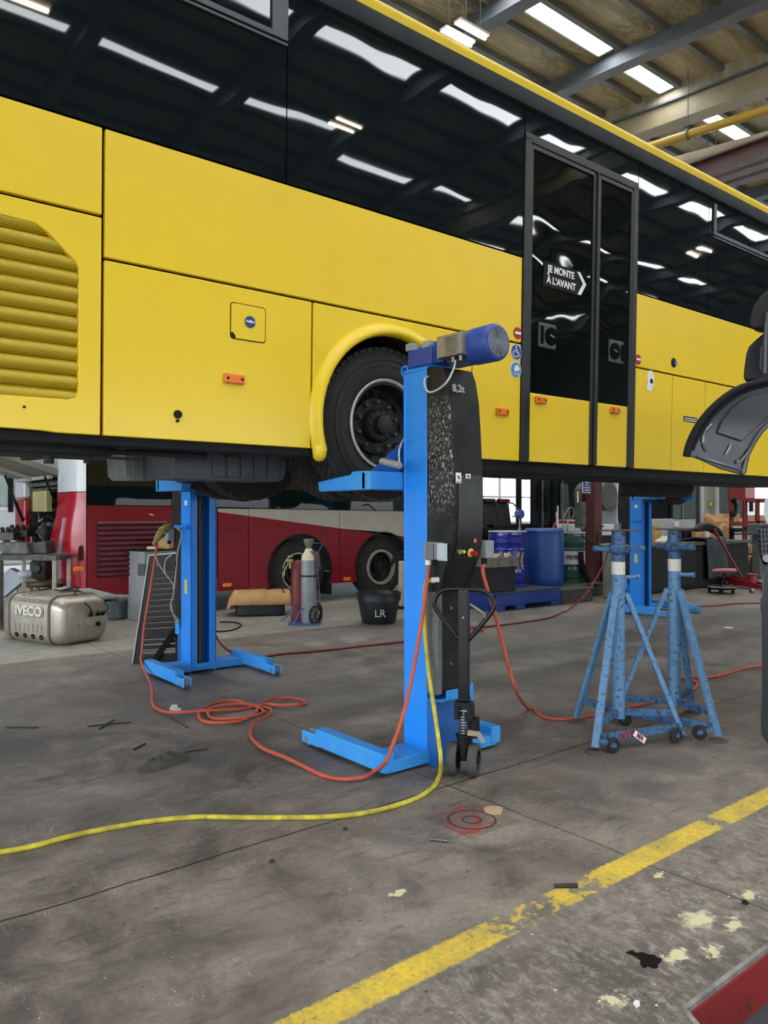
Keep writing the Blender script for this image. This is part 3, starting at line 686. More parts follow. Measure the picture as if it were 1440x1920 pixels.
def wheel(par, x, y, z, nm='wheel', outer=True, flip=False, r=.525, w=.28):
    """a wheel whose parts share mesh data"""
    key = (outer, r, w)
    if key not in MESH:
        h = bpy.data.objects.new('proto', None)
        A = tyre_mb(r, w).build('tyre', TYRE); T = tread_mb(r, w).build('tread', TREAD)
        rest = []
        if outer:
            rest = [('rim', rim_mb().build('rim', RIM)), ('rim_edge', None), ('hub', hub_mb().build('hub', RIM)), ]+[('vent_hole', detail_mb(k).build('vent_hole', RUB)) for k in range(10)]+[('wheel_nut', nuts_mb(k=k).build('wheel_nut', GREYNUT)) for k in range(10)]
            e = MB(); e.lathe([(.301, .036), (.310, .006), (.303, -.004), (.292, .006), (.288, .03)], (0, 0, 0), (0, 1, 0), 56); rest[1] = ('rim_edge', e.build('rim_edge', RIMB))
        MESH[key] = [('tyre', A.data)]+[('tread', T.data)]+[(n_, q.data) for n_, q in rest]
        for q in [A, T]+[q for _, q in rest]: bpy.data.objects.remove(q)
    base = None; res = []
    for n_, me in MESH[key]:
        o = bpy.data.objects.new(nm if base is None else n_, me); COL.objects.link(o)
        if base is None:
            o.parent = par; o.matrix_local = Matrix.Translation(V((x, y, z))-OFF[par]) @ (Matrix.Rotation(math.pi, 4, 'Z') if flip else Matrix.Identity(4)); base = o
        else: o.parent = base
    return base
GREYNUT = M('wheel_nut_steel', '5d5b57', .5, .4, col2='3b3937', ns=20)
wheel(bus, WCX, 4.06, WCZ); wheel(bus, WCX, 4.42, WCZ, outer=False)
wheel(bus, WCX, 6.47, WCZ, flip=True); wheel(bus, WCX, 6.11, WCZ, flip=True, outer=False)
wheel(bus, 10.72, 4.06, WCZ); wheel(bus, 10.72, 6.47, WCZ, flip=True)
bus.rotation_euler = (.02, 0, 0)
# ================================================================== COLUMN LIFT (built at its real place, then copied)
lift = root('column_lift', 'tall blue mobile column lift with black cover in the foreground, nearest to the camera', 'lift', (3.24, 3.64, 0), 'blue mobile column lifts holding up the coach')
X0, Y0 = 3.24, 3.64
def L(x, y, z=0): return V((X0+x, Y0+y, z))
def lbox(x0, x1, y0, y1, z0, z1, b=None): b = b or MB(); return b.box(X0+x0, X0+x1, Y0+y0, Y0+y1, z0, z1)
b = lbox(-.13, -.118, -.21, 0, .0, 2.35); lbox(.118, .13, -.21, 0, 0, 2.35, b); lbox(-.12, .12, -.21, -.195, 0, 2.35, b)
lbox(-.13, -.062, -.012, 0, .08, 2.35, b); lbox(.062, .13, -.012, 0, .08, 2.35, b)
b.prism([(X0-.13, 2.35), (X0+.13, 2.35), (X0+.13, 2.362), (X0+.07, 2.395), (X0-.07, 2.395), (X0-.13, 2.362)], (0, Y0-.21, 0), (1, 0, 0), (0, 0, 1), (0, .22, 0))
col_ = b.build('column', LBLUE, lift, bevel=.004)
SCREW = M('greasy_brown_spindle', '6a4a22', .5, col2='3c2a18', ns=12, amt=.9)
b = MB(); b.cyl(L(0, -.09, .09), L(0, -.09, 2.34), .03); lbox(-.055, .055, -.19, -.17, .1, 2.3, b); b.build('spindle', SCREW, lift)
b = MB(); b.lathe([(.022, -.006), (.036, -.006), (.036, .006), (.022, .006), (.022, -.006)], L(-.09, .035, 2.375), (1, 0, 0), 24); b.box(X0-.10, X0-.08, Y0-.02, Y0+.01, 2.345, 2.375); b.build('lifting_eye', LBLUE, lift)
# base
b = lbox(-.46, .455, -.233, -.002, .015, .085); b.build('crossbar', LBLUE2, lift, bevel=.006)
b = lbox(-.13, .13, -.293, -.21, .0, .40); b.build('front_plate', M('lift_blue_front', '1b5fae', .4, col2='1a569c', ns=2, chips='2b3a48', chip_t=.7), lift, bevel=.005)
b = lbox(-.13, .115, -.335, -.29, .392, .40); lbox(-.09, .115, -.34, -.33, .395, .455, b); lbox(.115, .135, -.335, -.25, .33, .47, b); b.build('step_flange', LBLUE2, lift, bevel=.003)
for s in (-1, 1):
    x0, x1 = (-.49, -.405) if s < 0 else (.395, .48)
    b = lbox(x0, x1, -.24, .43, .028, .135); lg = b.build('leg', LBLUE2, lift, bevel=.007, seg=2)
    b = lbox(x0+.004, x0+.018, .41, .60, .02, .095); lbox(x1-.018, x1-.004, .41, .60, .02, .095, b); lbox(x0, x1, .42, .44, .02, .135, b); b.build('roller_bracket', LBLUE2, lg, bevel=.01)
    b = MB(); xm = (x0+x1)/2; b.cyl(L(xm-.024, .545, .048), L(xm+.024, .545, .048), .047, n=24); b.cyl(L(x0-.004, .545, .05), L(x1+.004, .545, .05), .014, n=12); b.build('roller', GREYM, lg, bevel=.006)
# black cover
CP = [(-.21, 2.365), (-.335, 2.345), (-.365, 2.28), (-.392, 2.15), (-.405, 2.0), (-.414, 1.85), (-.424, 1.7), (-.428, 1.55), (-.424, 1.4), (-.412, 1.31), (-.385, 1.22), (-.345, 1.12), (-.318, 1.06), (-.306, 1.03), (-.30, .98), (-.30, .43), (-.21, .43)]
b = MB(); b.prism(CP, (X0-.128, Y0, 0), (0, 1, 0), (0, 0, 1), (.256, 0, 0)); cv = b.build('cover', COVER, lift, bevel=.009, ang=28)
b = MB(); b.prism([(-.432, 1.715), (-.437, 1.55), (-.433, 1.4), (-.421, 1.31), (-.395, 1.225), (-.38, 1.225), (-.4, 1.715)], (X0-.085, Y0, 0), (0, 1, 0), (0, 0, 1), (.195, 0, 0)); cpn = b.build('control_panel', M('control_panel_black', '1b1b1c', .35, col2='232324'), lift, bevel=.004)
def onp(u, v, y): return aY(u, v, y)
for (u, v, w_, h_, m) in ((860, 896, .042, .06, WHT), (878, 893, .04, .028, WHT)):
    p = onp(u, v, 3.2); b = MB(); b.box(p.x-w_/2, p.x+w_/2, 3.2, 3.203, p.z-h_/2, p.z+h_/2); q = b.build('sticker', m, cpn)
    b = MB(); b.tube([(p.x-w_*.2, 3.199, p.z+h_*.2), (p.x+w_*.15, 3.199, p.z-.1*h_)], .004, 5, 1); b.box(p.x-w_*.4, p.x+w_*.4, 3.198, 3.2, p.z-h_*.42, p.z-h_*.36); b.build('print', LBLK, q)
BR = M('brass_knob', 'b8a070', .35, .6); YR = M('yellow_ring', 'd3ae3c', .4); RK = M('red_button', '9c1420', .3, coat=.5)
for (u, v, r, h, m, nm) in ((859, 1034, .015, .02, BR, 'key_switch'), (867.5, 1034, .011, .016, M('ivory_button', 'c8c88a', .4), 'button'), (881, 1036, .026, .008, YR, 'stop_ring'), (883, 1036, .016, .045, RK, 'stop_button')):
    p = onp(u, v, 3.225); b = MB(); b.lathe([(0, h), (r*.9, h), (r, h*.8), (r*.8, h*.3), (r*.8, 0)], p, (.0, -1, -.15), 24); b.build(nm, m, cpn)
p = onp(893, 1014, 3.205); b = MB(); b.lathe([(0, .002), (.013, .002), (.013, 0)], p+V((0, .01, 0)), (0, -1, 0), 20); b.build('sticker', M('salmon', 'd8503c', .5), cpn)
GW = M('pale_marking', 'b9b7ae', .6)
p = onp(857, 729, Y0-.388); tx = text('8,2t', 'lettering', GW, cv, (p.x+.004, Y0-.395, p.z), (1, 0, 0), (0, .12, 1), .062, .0015, bold=.001)
# rivets on lower cover
for z in (.93, .6): b = MB(); b.cyl(L(-.02, -.30, z), L(-.02, -.305, z), .008, n=12); b.build('rivet', STEEL, lift)
b = lbox(-.135, -.10, -.312, -.21, .43, 1.03); b.build('edge_strip', M('worn_grey_edge', '4c4d4f', .6, col2='6c6d6e', ns=18, amt=.8), lift, bevel=.004)
# motor and gearbox on top
b = lbox(-.075, .09, -.29, -.06, 2.385, 2.50); lbox(-.10, .09, -.22, .0, 2.385, 2.492, b)
for k in range(5): lbox(-.085, .1, -.27+.045*k, -.258+.045*k, 2.385, 2.508, b)
lbox(-.05, .05, -.26, -.1, 2.5, 2.53, b); gb_ = b.build('gearbox', MBLUE, lift, bevel=.008)
PLUG = M('pale_lug', 'a9abac', .5, col2='7f8284', ns=20)
for (x, y) in ((-.08, -.02), (-.06, -.15), (.07, -.05)): b = lbox(x-.03, x+.03, y-.03, y+.03, 2.49, 2.535); b.build('mounting_lug', PLUG, gb_, bevel=.005)
mz, my = 2.455, Y0-.29
b = MB(); b.lathe([(0, 0), (.088, 0), (.09, .01), (.09, .20), (0, .20)], L(0.01, -.30, mz), (0, -1, 0), 36)
for k in range(36):
    a = 2*math.pi*k/36; c_ = L(.01+math.cos(a)*.093, -.40, mz+math.sin(a)*.093); b.obox(c_, (.003, .18, .016), (-math.sin(a), 0, math.cos(a)), (math.cos(a), 0, math.sin(a)))
mt = b.build('motor_body', M('dusty_motor_grey', '6a6a68', .6, col2='3f4d7c', ns=6), lift)
b = MB(); b.lathe([(.09, 0), (.104, .005), (.106, .02), (.106, .17), (.10, .185), (.088, .192), (.086, .186), (0, .186)], L(.01, -.46, mz), (0, -1, 0), 48)
cw = b.build('fan_cowl', MBLUE, mt)
b = MB()
for k in range(9):
    r_ = .012+.0085*k; b.lathe([(r_, 0), (r_+.0028, 0), (r_+.0028, .004), (r_, .004), (r_, 0)], L(.01, -.650, mz), (0, -1, 0), 40)
for k in range(6):
    a = math.pi*k/6; b.bar(L(.01+.085*math.cos(a), -.652, mz+.085*math.sin(a)), L(.01-.085*math.cos(a), -.652, mz-.085*math.sin(a)), .002, .002, (0, 1, 0))
b.build('fan_grille', M('grille_grey', '8d93a2', .5), cw)
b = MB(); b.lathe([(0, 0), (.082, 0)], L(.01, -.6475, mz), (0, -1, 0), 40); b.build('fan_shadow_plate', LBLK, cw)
b = lbox(-.125, -.06, -.50, -.295, 2.395, 2.525); jb = b.build('junction_box', GREYM, lift, bevel=.008)
b = lbox(-.134, -.123, -.497, -.298, 2.397, 2.523)
for k in range(8): lbox(-.142, -.133, -.475, -.37, 2.407+.0138*k, 2.414+.0138*k, b)
b.build('lid', M('grey_lid', '9c998f', .45, .4, col2='83807a', ns=20), jb, bevel=.004)
b = MB()
for y in (-.40, -.46): b.cyl(L(-.095, y, 2.395), L(-.095, y, 2.365), .014, n=12)
b.build('cable_gland', STEEL, jb)
pts = [aX(854, 676, 3.13), aX(850, 693, 3.10), aX(838, 716, 3.06), aX(820, 731, 3.06), aX(804, 735, 3.06), aX(796, 722, 3.06), aX(797, 710, 3.07), aX(803, 706, 3.10)]
b = MB(); b.tube(pts, .006, 8); b.build('motor_cable', WCAB, lift)
# sockets on both flanks
SOCK = M('socket_grey', '8b9093', .5, col2='7c8184', ns=8); SOCKL = M('socket_pale', 'aab6be', .45)
b = MB(); b.box(3.045, 3.112, 3.285, 3.39, 1.225, 1.325); sk = b.build('socket_box', SOCK, lift, bevel=.006)
b = MB(); b.box(3.032, 3.046, 3.295, 3.36, 1.222, 1.318); b.build('socket_cover', M('socket_dark', '66686a', .5), sk, bevel=.006)
b = MB(); b.box(3.04, 3.055, 3.195, 3.27, 1.222, 1.322); b.box(3.034, 3.041, 3.2, 3.265, 1.232, 1.312); b.build('open_lid', SOCKL, sk, bevel=.005)
b = MB(); b.cyl((3.05, 3.27, 1.235), (3.05, 3.27, 1.32), .008, n=10); b.build('hinge', STEEL, sk)
b = MB(); b.cyl((3.07, 3.375, 1.225), (3.07, 3.375, 1.19), .018, n=16); b.build('cable_gland', WHT, sk, bevel=.003)
b = MB(); b.cyl((3.085, 3.365, 1.10), (3.12, 3.33, 1.105), .017, n=16); b.build('cable_gland', M('ivory', 'c6c3b4', .5), lift, bevel=.003)
b = MB(); b.box(3.375, 3.445, 3.20, 3.30, 1.225, 1.33); sk2 = b.build('socket_box', SOCK, lift, bevel=.006)
b = MB(); b.cyl((3.41, 3.25, 1.225), (3.41, 3.25, 1.19), .018, n=16); b.build('cable_gland', RUB, sk2)
# fork carriage
b = MB()
for s, x in ((-1, -.345), (1, .43)):
    b.prism([(.05, 1.633), (.545, 1.631), (.56, 1.695), (.20, 1.73), (.19, 1.748), (.05, 1.748)], (X0+x-.045, Y0, 0), (0, 1, 0), (0, 0, 1), (.09, 0, 0))
lbox(-.39, .475, .012, .09, 1.633, 1.745, b)
fk = b.build('fork', LBLUE2, lift, bevel=.008)
b = MB(); 
for s in (-1, 1): b.prism([(.02*s, 1.745), (.35*s, 1.745), (.07*s, 1.96), (.02*s, 1.96)], (X0, Y0+.045, 0), (1, 0, 0), (0, 0, 1), (0, .012, 0))
lbox(-.11, .11, .015, .03, 1.6, 1.97, b); b.build('gusset', M('gusset_blue', '1c4f94', .45, col2='1d5aa6', ns=4), fk)
b = MB(); b.cyl(L(-.06, -.10, 1.6), L(-.06, -.1, 1.95), .0, n=4) if False else None
b = MB(); p0 = aX(716, 865, 2.93); p1 = aX(750, 873, 2.93); b.cyl(p0, p1, .022, n=20); sn = b.build('sensor', M('silver_sleeve', 'a3a6ae', .35, .5), lift, bevel=.003)
b = MB(); b.cyl(p0+(p0-p1).normalized()*.005, p0, .02, n=16); b.build('end_cap', MBLUE, sn)
b = MB(); b.tube([p1, aX(748, 850, 2.95), aX(752, 832, 3.0), aX(757, 824, 3.08)], .005, 6); b.build('sensor_cable', WCAB, sn)
# steering unit with pump handle
e = V((.55, -.83, 0)).normalized(); n_ = V((-.83, -.55, 0)).normalized(); C = V((3.155, 3.165, 0))
HB = M('handle_black', '0c0d0e', .32, col2='131416', ns=6, spec=.35, chips='6c6e70', chip_t=.72, chip_s=30)
st_ = MB(); st_.obox(C+UP*.74, (.062, .045, .64), e); hd = st_.build('pump_handle', HB, lift, bevel=.006)
b = MB(); lp = [C+e*a+UP*z for a, z in ((.0, .742), (-.09, .845), (-.165, .945), (-.172, .985), (-.15, 1.03), (-.10, 1.056), (0, 1.06), (.10, 1.056), (.15, 1.03), (.172, .985), (.165, .945), (.09, .845), (.0, .742))]
b.tube(lp, .0135, 12, 4); b.build('loop_grip', HB, hd)
b = MB(); b.tube([C+e*.03+UP*.975, C+e*.08+UP*.945, C+e*.115+UP*.92, C+e*.13+UP*.89], .009, 8); b.build('release_lever', STEEL, hd)
b = MB(); b.cyl(C-n_*-.024+UP*.90, C+n_*.026+UP*.90, .006, n=8); b.build('rivet', STEEL, hd)
b = MB(); b.obox(C+UP*.405, (.10, .08, .03), e); b.obox(C-e*.035+UP*.36, (.03, .07, .08), e); b.obox(C+e*.04+UP*.36, (.03, .08, .09), e); b.cyl(C+e*.06+n_*.0+UP*.33, C+e*.06+UP*.22, .03); b.cyl(C+e*.035+UP*.335-n_*.04, C+e*.035+UP*.335+n_*.05, .022); b.build('yoke', BLK, lift, bevel=.005)
b = MB(); b.cyl(C-e*.02+UP*.365, C+e*.02+UP*.365, .011, n=12); b.build('pin', STEEL, lift)
b = MB(); b.cyl(C+UP*.215, C+UP*.36, .013, n=12); [b.lathe([(.022, -.004), (.031, -.004), (.031, .004), (.022, .004), (.022, -.004)], C+UP*(.242+.0155*k), (0, .08, 1), 20) for k in range(7)]; b.build('spring', STEEL, lift)
b = MB(); b.cyl(C+UP*.10, C+UP*.225, .04, n=20); b.cyl(C+UP*.215, C+UP*.235, .048, n=20); b.obox(C-n_*.05+UP*.2, (.06, .12, .08), e); b.build('pump_body', BLK, lift, bevel=.004)
b = MB(); b.prism([(0, .0), (.07, -.005), (.10, -.06), (.085, -.065), (.055, -.03), (0, -.03)], C+e*.03+UP*.27+n_*.035, e, UP, n_*.02); b.build('pedal', M('worn_pedal', '8d8472', .5), lift, bevel=.002)
WH = M('grey_wheel_tread', '3a3836', .75, col2='4b4946', ns=16, bump=.2)
for s in (-1, 1):
    b = MB(); c0 = C+e*(.033*s)+UP*.092; b.lathe([(.06, .0), (.088, .0), (.092, .006), (.092, .046), (.088, .052), (.06, .052), (.055, .04), (.05, .03), (.0, .03)], c0, e*s, 40)
    w_ = b.build('wheel', WH, lift); b = MB(); b.lathe([(.056, .05), (.05, .034), (.028, .034), (.026, .052), (.018, .056), (0, .056)], c0, e*s, 32); b.build('hub', BLK, w_)
b = MB(); b.cyl(C-e*.08+UP*.092, C+e*.08+UP*.092, .014); b.build('axle', BLK, lift)
# the far pair carries its forks slightly higher, the coach leans a little
lift2 = copy_tree(lift); lift2.location = (3.29, 6.745, 0); lift2.rotation_euler = (0, 0, math.pi)
lift2['label'] = 'blue mobile column lift at left beside black slotted rack, supporting the far rear wheel'
lift3 = copy_tree(lift)
for l_ in (lift2, lift3):
    for ch in l_.children:
        if ch.name.startswith('fork'): ch.location.z += .05
lift3.location = (10.47, 6.62, 0); lift3.rotation_euler = (0, 0, math.pi)
lift3['label'] = 'blue mobile column lift furthest back on the right, behind the axle stands'
YST = M('yellow_sticker', 'd8d060', .5, col2='c4b94a', ns=40)
for l_, xx, yy in ((lift2, 3.29-.131, 6.745+.10), (lift3, 10.47-.131, 6.62+.10)):
    for (z, w_, h_, m) in ((.80, .055, .13, YST), (1.585, .05, .045, WHT)):
        b = MB(); b.box(xx-.002, xx, yy-w_/2, yy+w_/2, z-h_/2, z+h_/2); OFFs = OFF[l_]; o = b.build('sticker', m)
        # bake into the rotated lift's own frame
        o.parent = l_; o.matrix_parent_inverse = (Matrix.Translation(l_.location) @ Matrix.Rotation(math.pi, 4, 'Z')).inverted()
    b = MB(); b.tube([(xx-.0, yy-.06, 1.36), (xx-.05, yy-.05, 1.36), (xx-.10, yy+.03, 1.365)], .014, 8); b.cyl((xx-.002, yy-.06, 1.36), (xx-.03, yy-.06, 1.36), .022)
    o = b.build('hose_hook', LBLUE, None); o.parent = l_; o.matrix_parent_inverse = (Matrix.Translation(l_.location) @ Matrix.Rotation(math.pi, 4, 'Z')).inverted()
# ================================================================== AXLE STANDS
def make_stand(c):
    s = root('axle_stand', 'worn blue tripod axle stand with hanging maker label, left and nearer of two', 'axle stand', c, 'worn blue axle stands')
    c = V(c); b = MB(); b.cyl(c+UP*.13, c+UP*1.085, .043, n=28); b.build('pole', STAND, s, bevel=.004)
    b = MB(); b.cyl(c+UP*1.085, c+UP*1.17, .0445, n=28); b.build('white_band', WBAND, s)
    b = MB(); b.cyl(c+UP*1.165, c+UP*1.225, .043, n=28); b.lathe([(.044, 0), (.068, .008), (.075, .02), (.075, .05), (.066, .06), (.044, .065)], c+UP*1.222, (0, 0, 1), 8); b.build('collar', STANDD, s, bevel=.003)
    d1 = V((.78, -.62, 0)).normalized()
    b = MB(); b.bar(c-d1*.15+UP*1.255, c+d1*.16+UP*1.255, .035, .03)
    for k in (-.15, .155): b.cyl(c+d1*(k-.02)+UP*1.256, c+d1*(k+.02)+UP*1.256, .02, n=12)
    b.build('wing_handle', STANDD, s, bevel=.004)
    b = MB(); b.cyl(c+UP*1.28, c+UP*1.375, .047, .044, n=24); b.build('screw_head', STANDD, s, bevel=.003)
    b = MB(); b.grid(lambda u, w: c+d1*((u-.5)*.26)+V((d1.y, -d1.x, 0))*((w-.5)*.11)+UP*(1.378+.03*math.cos((u-.5)*3.4)*(c.x > 5)), 8, 2); b.build('saddle_plate', RUST, s, solid=.01)
    pn = V((.9, -.43, 0)).normalized() ; b = MB(); b.cyl(c+pn*.03+UP*1.062, c+pn*.15+UP*1.066, .014, n=14); b.cyl(c+pn*.14+UP*1.066, c+pn*.15+UP*1.066, .018, n=14); b.build('locking_pin', STAND, s)
    A = [math.radians(a) for a in (77.6, 194.7, 315.5)]; ft = [c+V((math.cos(a)*.415, math.sin(a)*.415, 0)) for a in A]
    for i, a in enumerate(A):
        r_ = V((math.cos(a), math.sin(a), 0)); top = c+r_*.05+UP*.96; f_ = ft[i]
        b = MB(); b.bar(top, f_+UP*.03, .03, .045, V((0, 0, 1)).cross(r_)); lg = b.build('leg', STAND, s, bevel=.003)
        b = MB(); b.lathe([(0, 0), (.062, 0), (.062, .006), (.03, .014), (0, .014)], f_, (0, 0, 1), 24); b.build('foot_plate', RUST, lg)
        q = f_.lerp(top, .15); b = MB(); b.bar(c+r_*.04+UP*.17, V((q.x, q.y, .175)), .03, .045); b.build('brace', STANDD, s, bevel=.003)
    z = .085; p, q = ft[1]+UP*z, ft[2]+UP*z; dr = (q-p).normalized(); b = MB(); b.bar(p+dr*.04, q-dr*.04, .03, .05); br = b.build('axle_bar', STANDD, s, bevel=.003)
    nrm = dr.cross(UP)
    for (f_, k) in ((p, 1), (q, -1)):
        wc = f_+dr*(.105*k)+nrm*.045; wc.z = .047
        b = MB(); b.lathe([(0, -.012), (.015, -.012), (.03, -.008), (.034, -.014), (.044, -.012), (.047, -.006), (.047, .006), (.044, .012), (.034, .014), (.03, .008), (.0, .012)], wc, nrm, 28); b.build('wheel', RUB if False else TYRE, s)
        b = MB(); b.bar(V((f_.x, f_.y, .08))+nrm*.02+dr*k*.02, wc+nrm*.018, .006, .028); b.cyl(wc-nrm*.02, wc+nrm*.024, .009, n=10); b.build('caster_arm', STANDD, s)
    return s, br, p, dr, nrm
C1 = V((4.48, 3.045, 0))
s1, br, p, dr, nrm = make_stand(C1)
s2 = copy_tree(s1); s2.location = (5.05, 2.975, 0); s2.rotation_euler = (0, 0, math.radians(-64.5)); s2['label'] = 'worn blue tripod axle stand, right and further of two, curved saddle'
LRED = M('dark_red_letters', '8c1c20', .5)
text('HYW', 'lettering', LRED, br, p+dr*.255+nrm*.018, dr, UP, .062, .001, bold=.002)
tg = MB(); c_ = p+dr*.33+nrm*.03-UP*.018; tg.obox(c_, (.11, .003, .038), dr*.8-UP*.55, UP); tgo = tg.build('hanging_label', WHT, s1)
text('MA', 'lettering', LRED, tgo, c_+nrm*.003, dr*.8-UP*.55, UP, .04, .001, bold=.002)
# ================================================================== HOSES AND CABLES
def hose(pts, r, m, label, cat='cable', nm='air_hose', k=6):
    P = crom(pts, k)
    for p in P: p.z = max(p.z, r)
    b = MB(); b.tube(P, r, 10, 1); return tag(b.build(nm, m), label, cat)
def fz(pl, r=.011): return [aZ(u, v, r) for u, v in pl]
A_ = [aX(804, 1052, 3.07), aY(803, 1068, 3.375), aY(798, 1110, 3.37), aY(790, 1170, 3.365), aY(779, 1235, 3.36), aY(766, 1300, 3.355), aY(753, 1350, 3.35), aY(735, 1400, 3.345), aY(722, 1430, 3.345)]
A_ += fz([(700, 1453), (680, 1462), (640, 1463), (600, 1452), (540, 1428), (495, 1408), (473, 1388), (470, 1372), (478, 1360), (503, 1345), (509, 1334), (495, 1326), (450, 1324), (400, 1330), (390, 1338), (400, 1348), (440, 1352), (480, 1345), (494, 1335), (478, 1325), (440, 1318), (400, 1322), (374, 1338), (380, 1352), (410, 1360), (450, 1355), (478, 1340), (484, 1328), (500, 1318), (530, 1311), (565, 1313), (572, 1319), (555, 1326), (520, 1325), (495, 1322), (450, 1330), (375, 1338), (320, 1339), (295, 1331), (286, 1318), (285, 1295), (278, 1275)])
A_ += [aX(268, 1250, 2.77), aX(264, 1236, 2.79), aY(266, 1222, 7.05), aY(271, 1170, 7.1), aY(281, 1110, 7.1), aY(289, 1060, 7.05), aY(292, 1036, 7.0), aY(294, 1018, 6.95)]
# lift crossings slightly above one another so they never fuse
for i, p in enumerate(A_):
    if p.z < .02: p.z = .012+.006*((i*7) % 4)
hose(A_, .0115, HOSE_O, 'orange hose looping over the floor from the nearest lift to the left lift')
B_ = [V((3.085, 3.365, 1.10)), aX(800, 1092, 3.07), aY(797, 1105, 3.40), aY(796, 1150, 3.405), aY(798, 1200, 3.40), aY(803, 1255, 3.37), aY(811, 1310, 3.32), aY(820, 1370, 3.24), aY(826, 1420, 3.17)]
B_ += fz([(825, 1452), (815, 1472), (790, 1492), (750, 1508), (700, 1521), (640, 1530), (560, 1533), (460, 1533), (370, 1532), (290, 1539), (220, 1550), (140, 1566), (60, 1587), (0, 1598), (-120, 1615)], .0125)
hose(B_, .0125, HOSE_Y, 'yellow hose running from the nearest lift down and off the left edge')
C_ = [V((3.41, 3.25, 1.19)), aY(905, 1070, 3.24), aY(914, 1105, 3.22), aY(928, 1150, 3.2), aY(942, 1205, 3.2), aY(955, 1255, 3.2), aY(970, 1300, 3.25)]
C_ += fz([(992, 1330), (1018, 1344), (1050, 1349), (1100, 1344), (1160, 1330), (1200, 1322), (1250, 1310), (1293, 1296), (1308, 1284), (1300, 1275), (1280, 1272), (1262, 1276), (1252, 1270)], .011)
hose(C_, .011, HOSE_O, 'red-orange hose curving from the nearest lift across to the axle stands')
hose(fz([(1250, 1266), (1290, 1269), (1330, 1270), (1365, 1262), (1400, 1252), (1440, 1247), (1500, 1243)], .011), .011, HOSE_O, 'orange hose on the floor between the axle stands and right edge')
Lb = V((10.37, 6.98, 1.2))
D_ = [Lb, aY(1143, 1025, 7.2), aY(1136, 1048, 7.3), aY(1118, 1085, 7.2), aY(1095, 1118, 7.1)]+fz([(1062, 1146), (1030, 1158), (985, 1166), (930, 1173), (870, 1180), (800, 1196), (756, 1203), (690, 1210), (640, 1216), (580, 1222), (530, 1226), (495, 1231)], .012)+[V((3.72, 6.95, .09)), V((3.6, 7.15, .3)), V((3.5, 7.2, .9)), V((3.46, 7.15, 1.2))]
hose(D_, .011, HOSE_R, 'dark red cable across the floor from the left lift to the rear right lift')
hose(fz([(1306, 1137), (1340, 1136), (1380, 1132), (1440, 1130), (1500, 1128)], .011), .012, HOSE_R, 'dark red cable on the floor from rear right lift towards the right edge')
hose(fz([(868, 1178), (880, 1172), (886, 1180), (900, 1184), (906, 1180), (896, 1176)], .012), .010, HOSE_O, 'small orange cable loop on the floor behind the black pump handle')
hose([aY(292, 1040, 6.98), aY(296, 1055, 6.95), aY(312, 1078, 6.9), aY(324, 1095, 6.88), aY(326, 1112, 6.88), aY(320, 1135, 6.9), aY(325, 1152, 6.88), aY(332, 1168, 6.88), aY(333, 1160, 6.92), aY(324, 1150, 6.92), aY(322, 1135, 6.93)], .006, HOSE_G, 'thin pale hose hanging from the left lift hook in front of black rack')
hose([aY(332, 990, 6.8), aY(340, 998, 6.76), aY(338, 1015, 6.78), aY(333, 1035, 6.8), aY(331, 1060, 6.84), aY(328, 1090, 6.86), aY(326, 1110, 6.87)], .006, HOSE_G, 'thin pale wire dangling down the side of the left lift')
hose([aY(293, 1022, 6.93), aY(296, 1003, 6.95), aY(306, 990, 6.95), aY(316, 987, 6.97), aY(320, 978, 7.0)], .006, HOSE_R, 'short red wire at the gloved plug on the left lift')
# gloved plug
GLV = M('oily_yellow_glove', 'a09544', .8, col2='2b2a22', ns=34, amt=.5, bump=.4)
b = MB(); pts = [aY(288, 1021, 6.9), aY(293, 1012, 6.9), aY(299, 1004, 6.92), aY(306, 995, 6.94), aY(313, 988, 6.96), aY(318, 983, 6.98)]
P = crom(pts, 4); vs = []; fs = []
rad = [.014, .018, .022, .028, .03, .032, .036, .04, .044, .046, .044, .043, .046, .05, .048, .044, .04, .035, .03, .022, .018]
tdir = (P[-1]-P[0]).normalized(); fx, fy, _ = frame(tdir)
for i, p in enumerate(P):
    for j in range(14):
        a = 2*math.pi*j/14; r_ = rad[min(i, len(rad)-1)]*(1+.12*math.sin(3*a+i)); vs.append(p+fx*math.cos(a)*r_+fy*math.sin(a)*r_*.8)
for i in range(len(P)-1):
    for j in range(14): fs.append((i*14+j, i*14+(j+1) % 14, (i+1)*14+(j+1) % 14, (i+1)*14+j))
fs += [tuple(range(14)), tuple((len(P)-1)*14+j for j in range(14))]
b.add(vs, fs); g = tag(b.build('work_glove', GLV, ang=80), 'oily yellow and black glove pulled over a plug on the left lift', 'glove')
# ================================================================== RED COACH BEHIND
rb = root('bus', 'red and white coach parked behind with its rear engine hatch raised', 'bus', (3.45, 10.7, 0))
RX, RY, RB = 3.45, 10.7, 13.9
def rp(poly, mat, nm='side_panel', y=RY, th=.03, bevel=.004): 
    b = MB(); b.prism(poly, (0, y, 0), (1, 0, 0), (0, 0, 1), (0, th, 0)); return b.build(nm, mat, rb, bevel=bevel)
b = MB(); b.box(4.6, 6.1, RY+.04, RB, .5, 3.3); b.box(7.6, 7.9, RY+.04, RB, .5, 3.3); b.box(9.2, 11.1, RY+.04, RB, .45, 3.3); b.box(3.6, 11.1, RY+.04, RB, 1.5, 3.3); b.build('body_shell', BLK, rb)
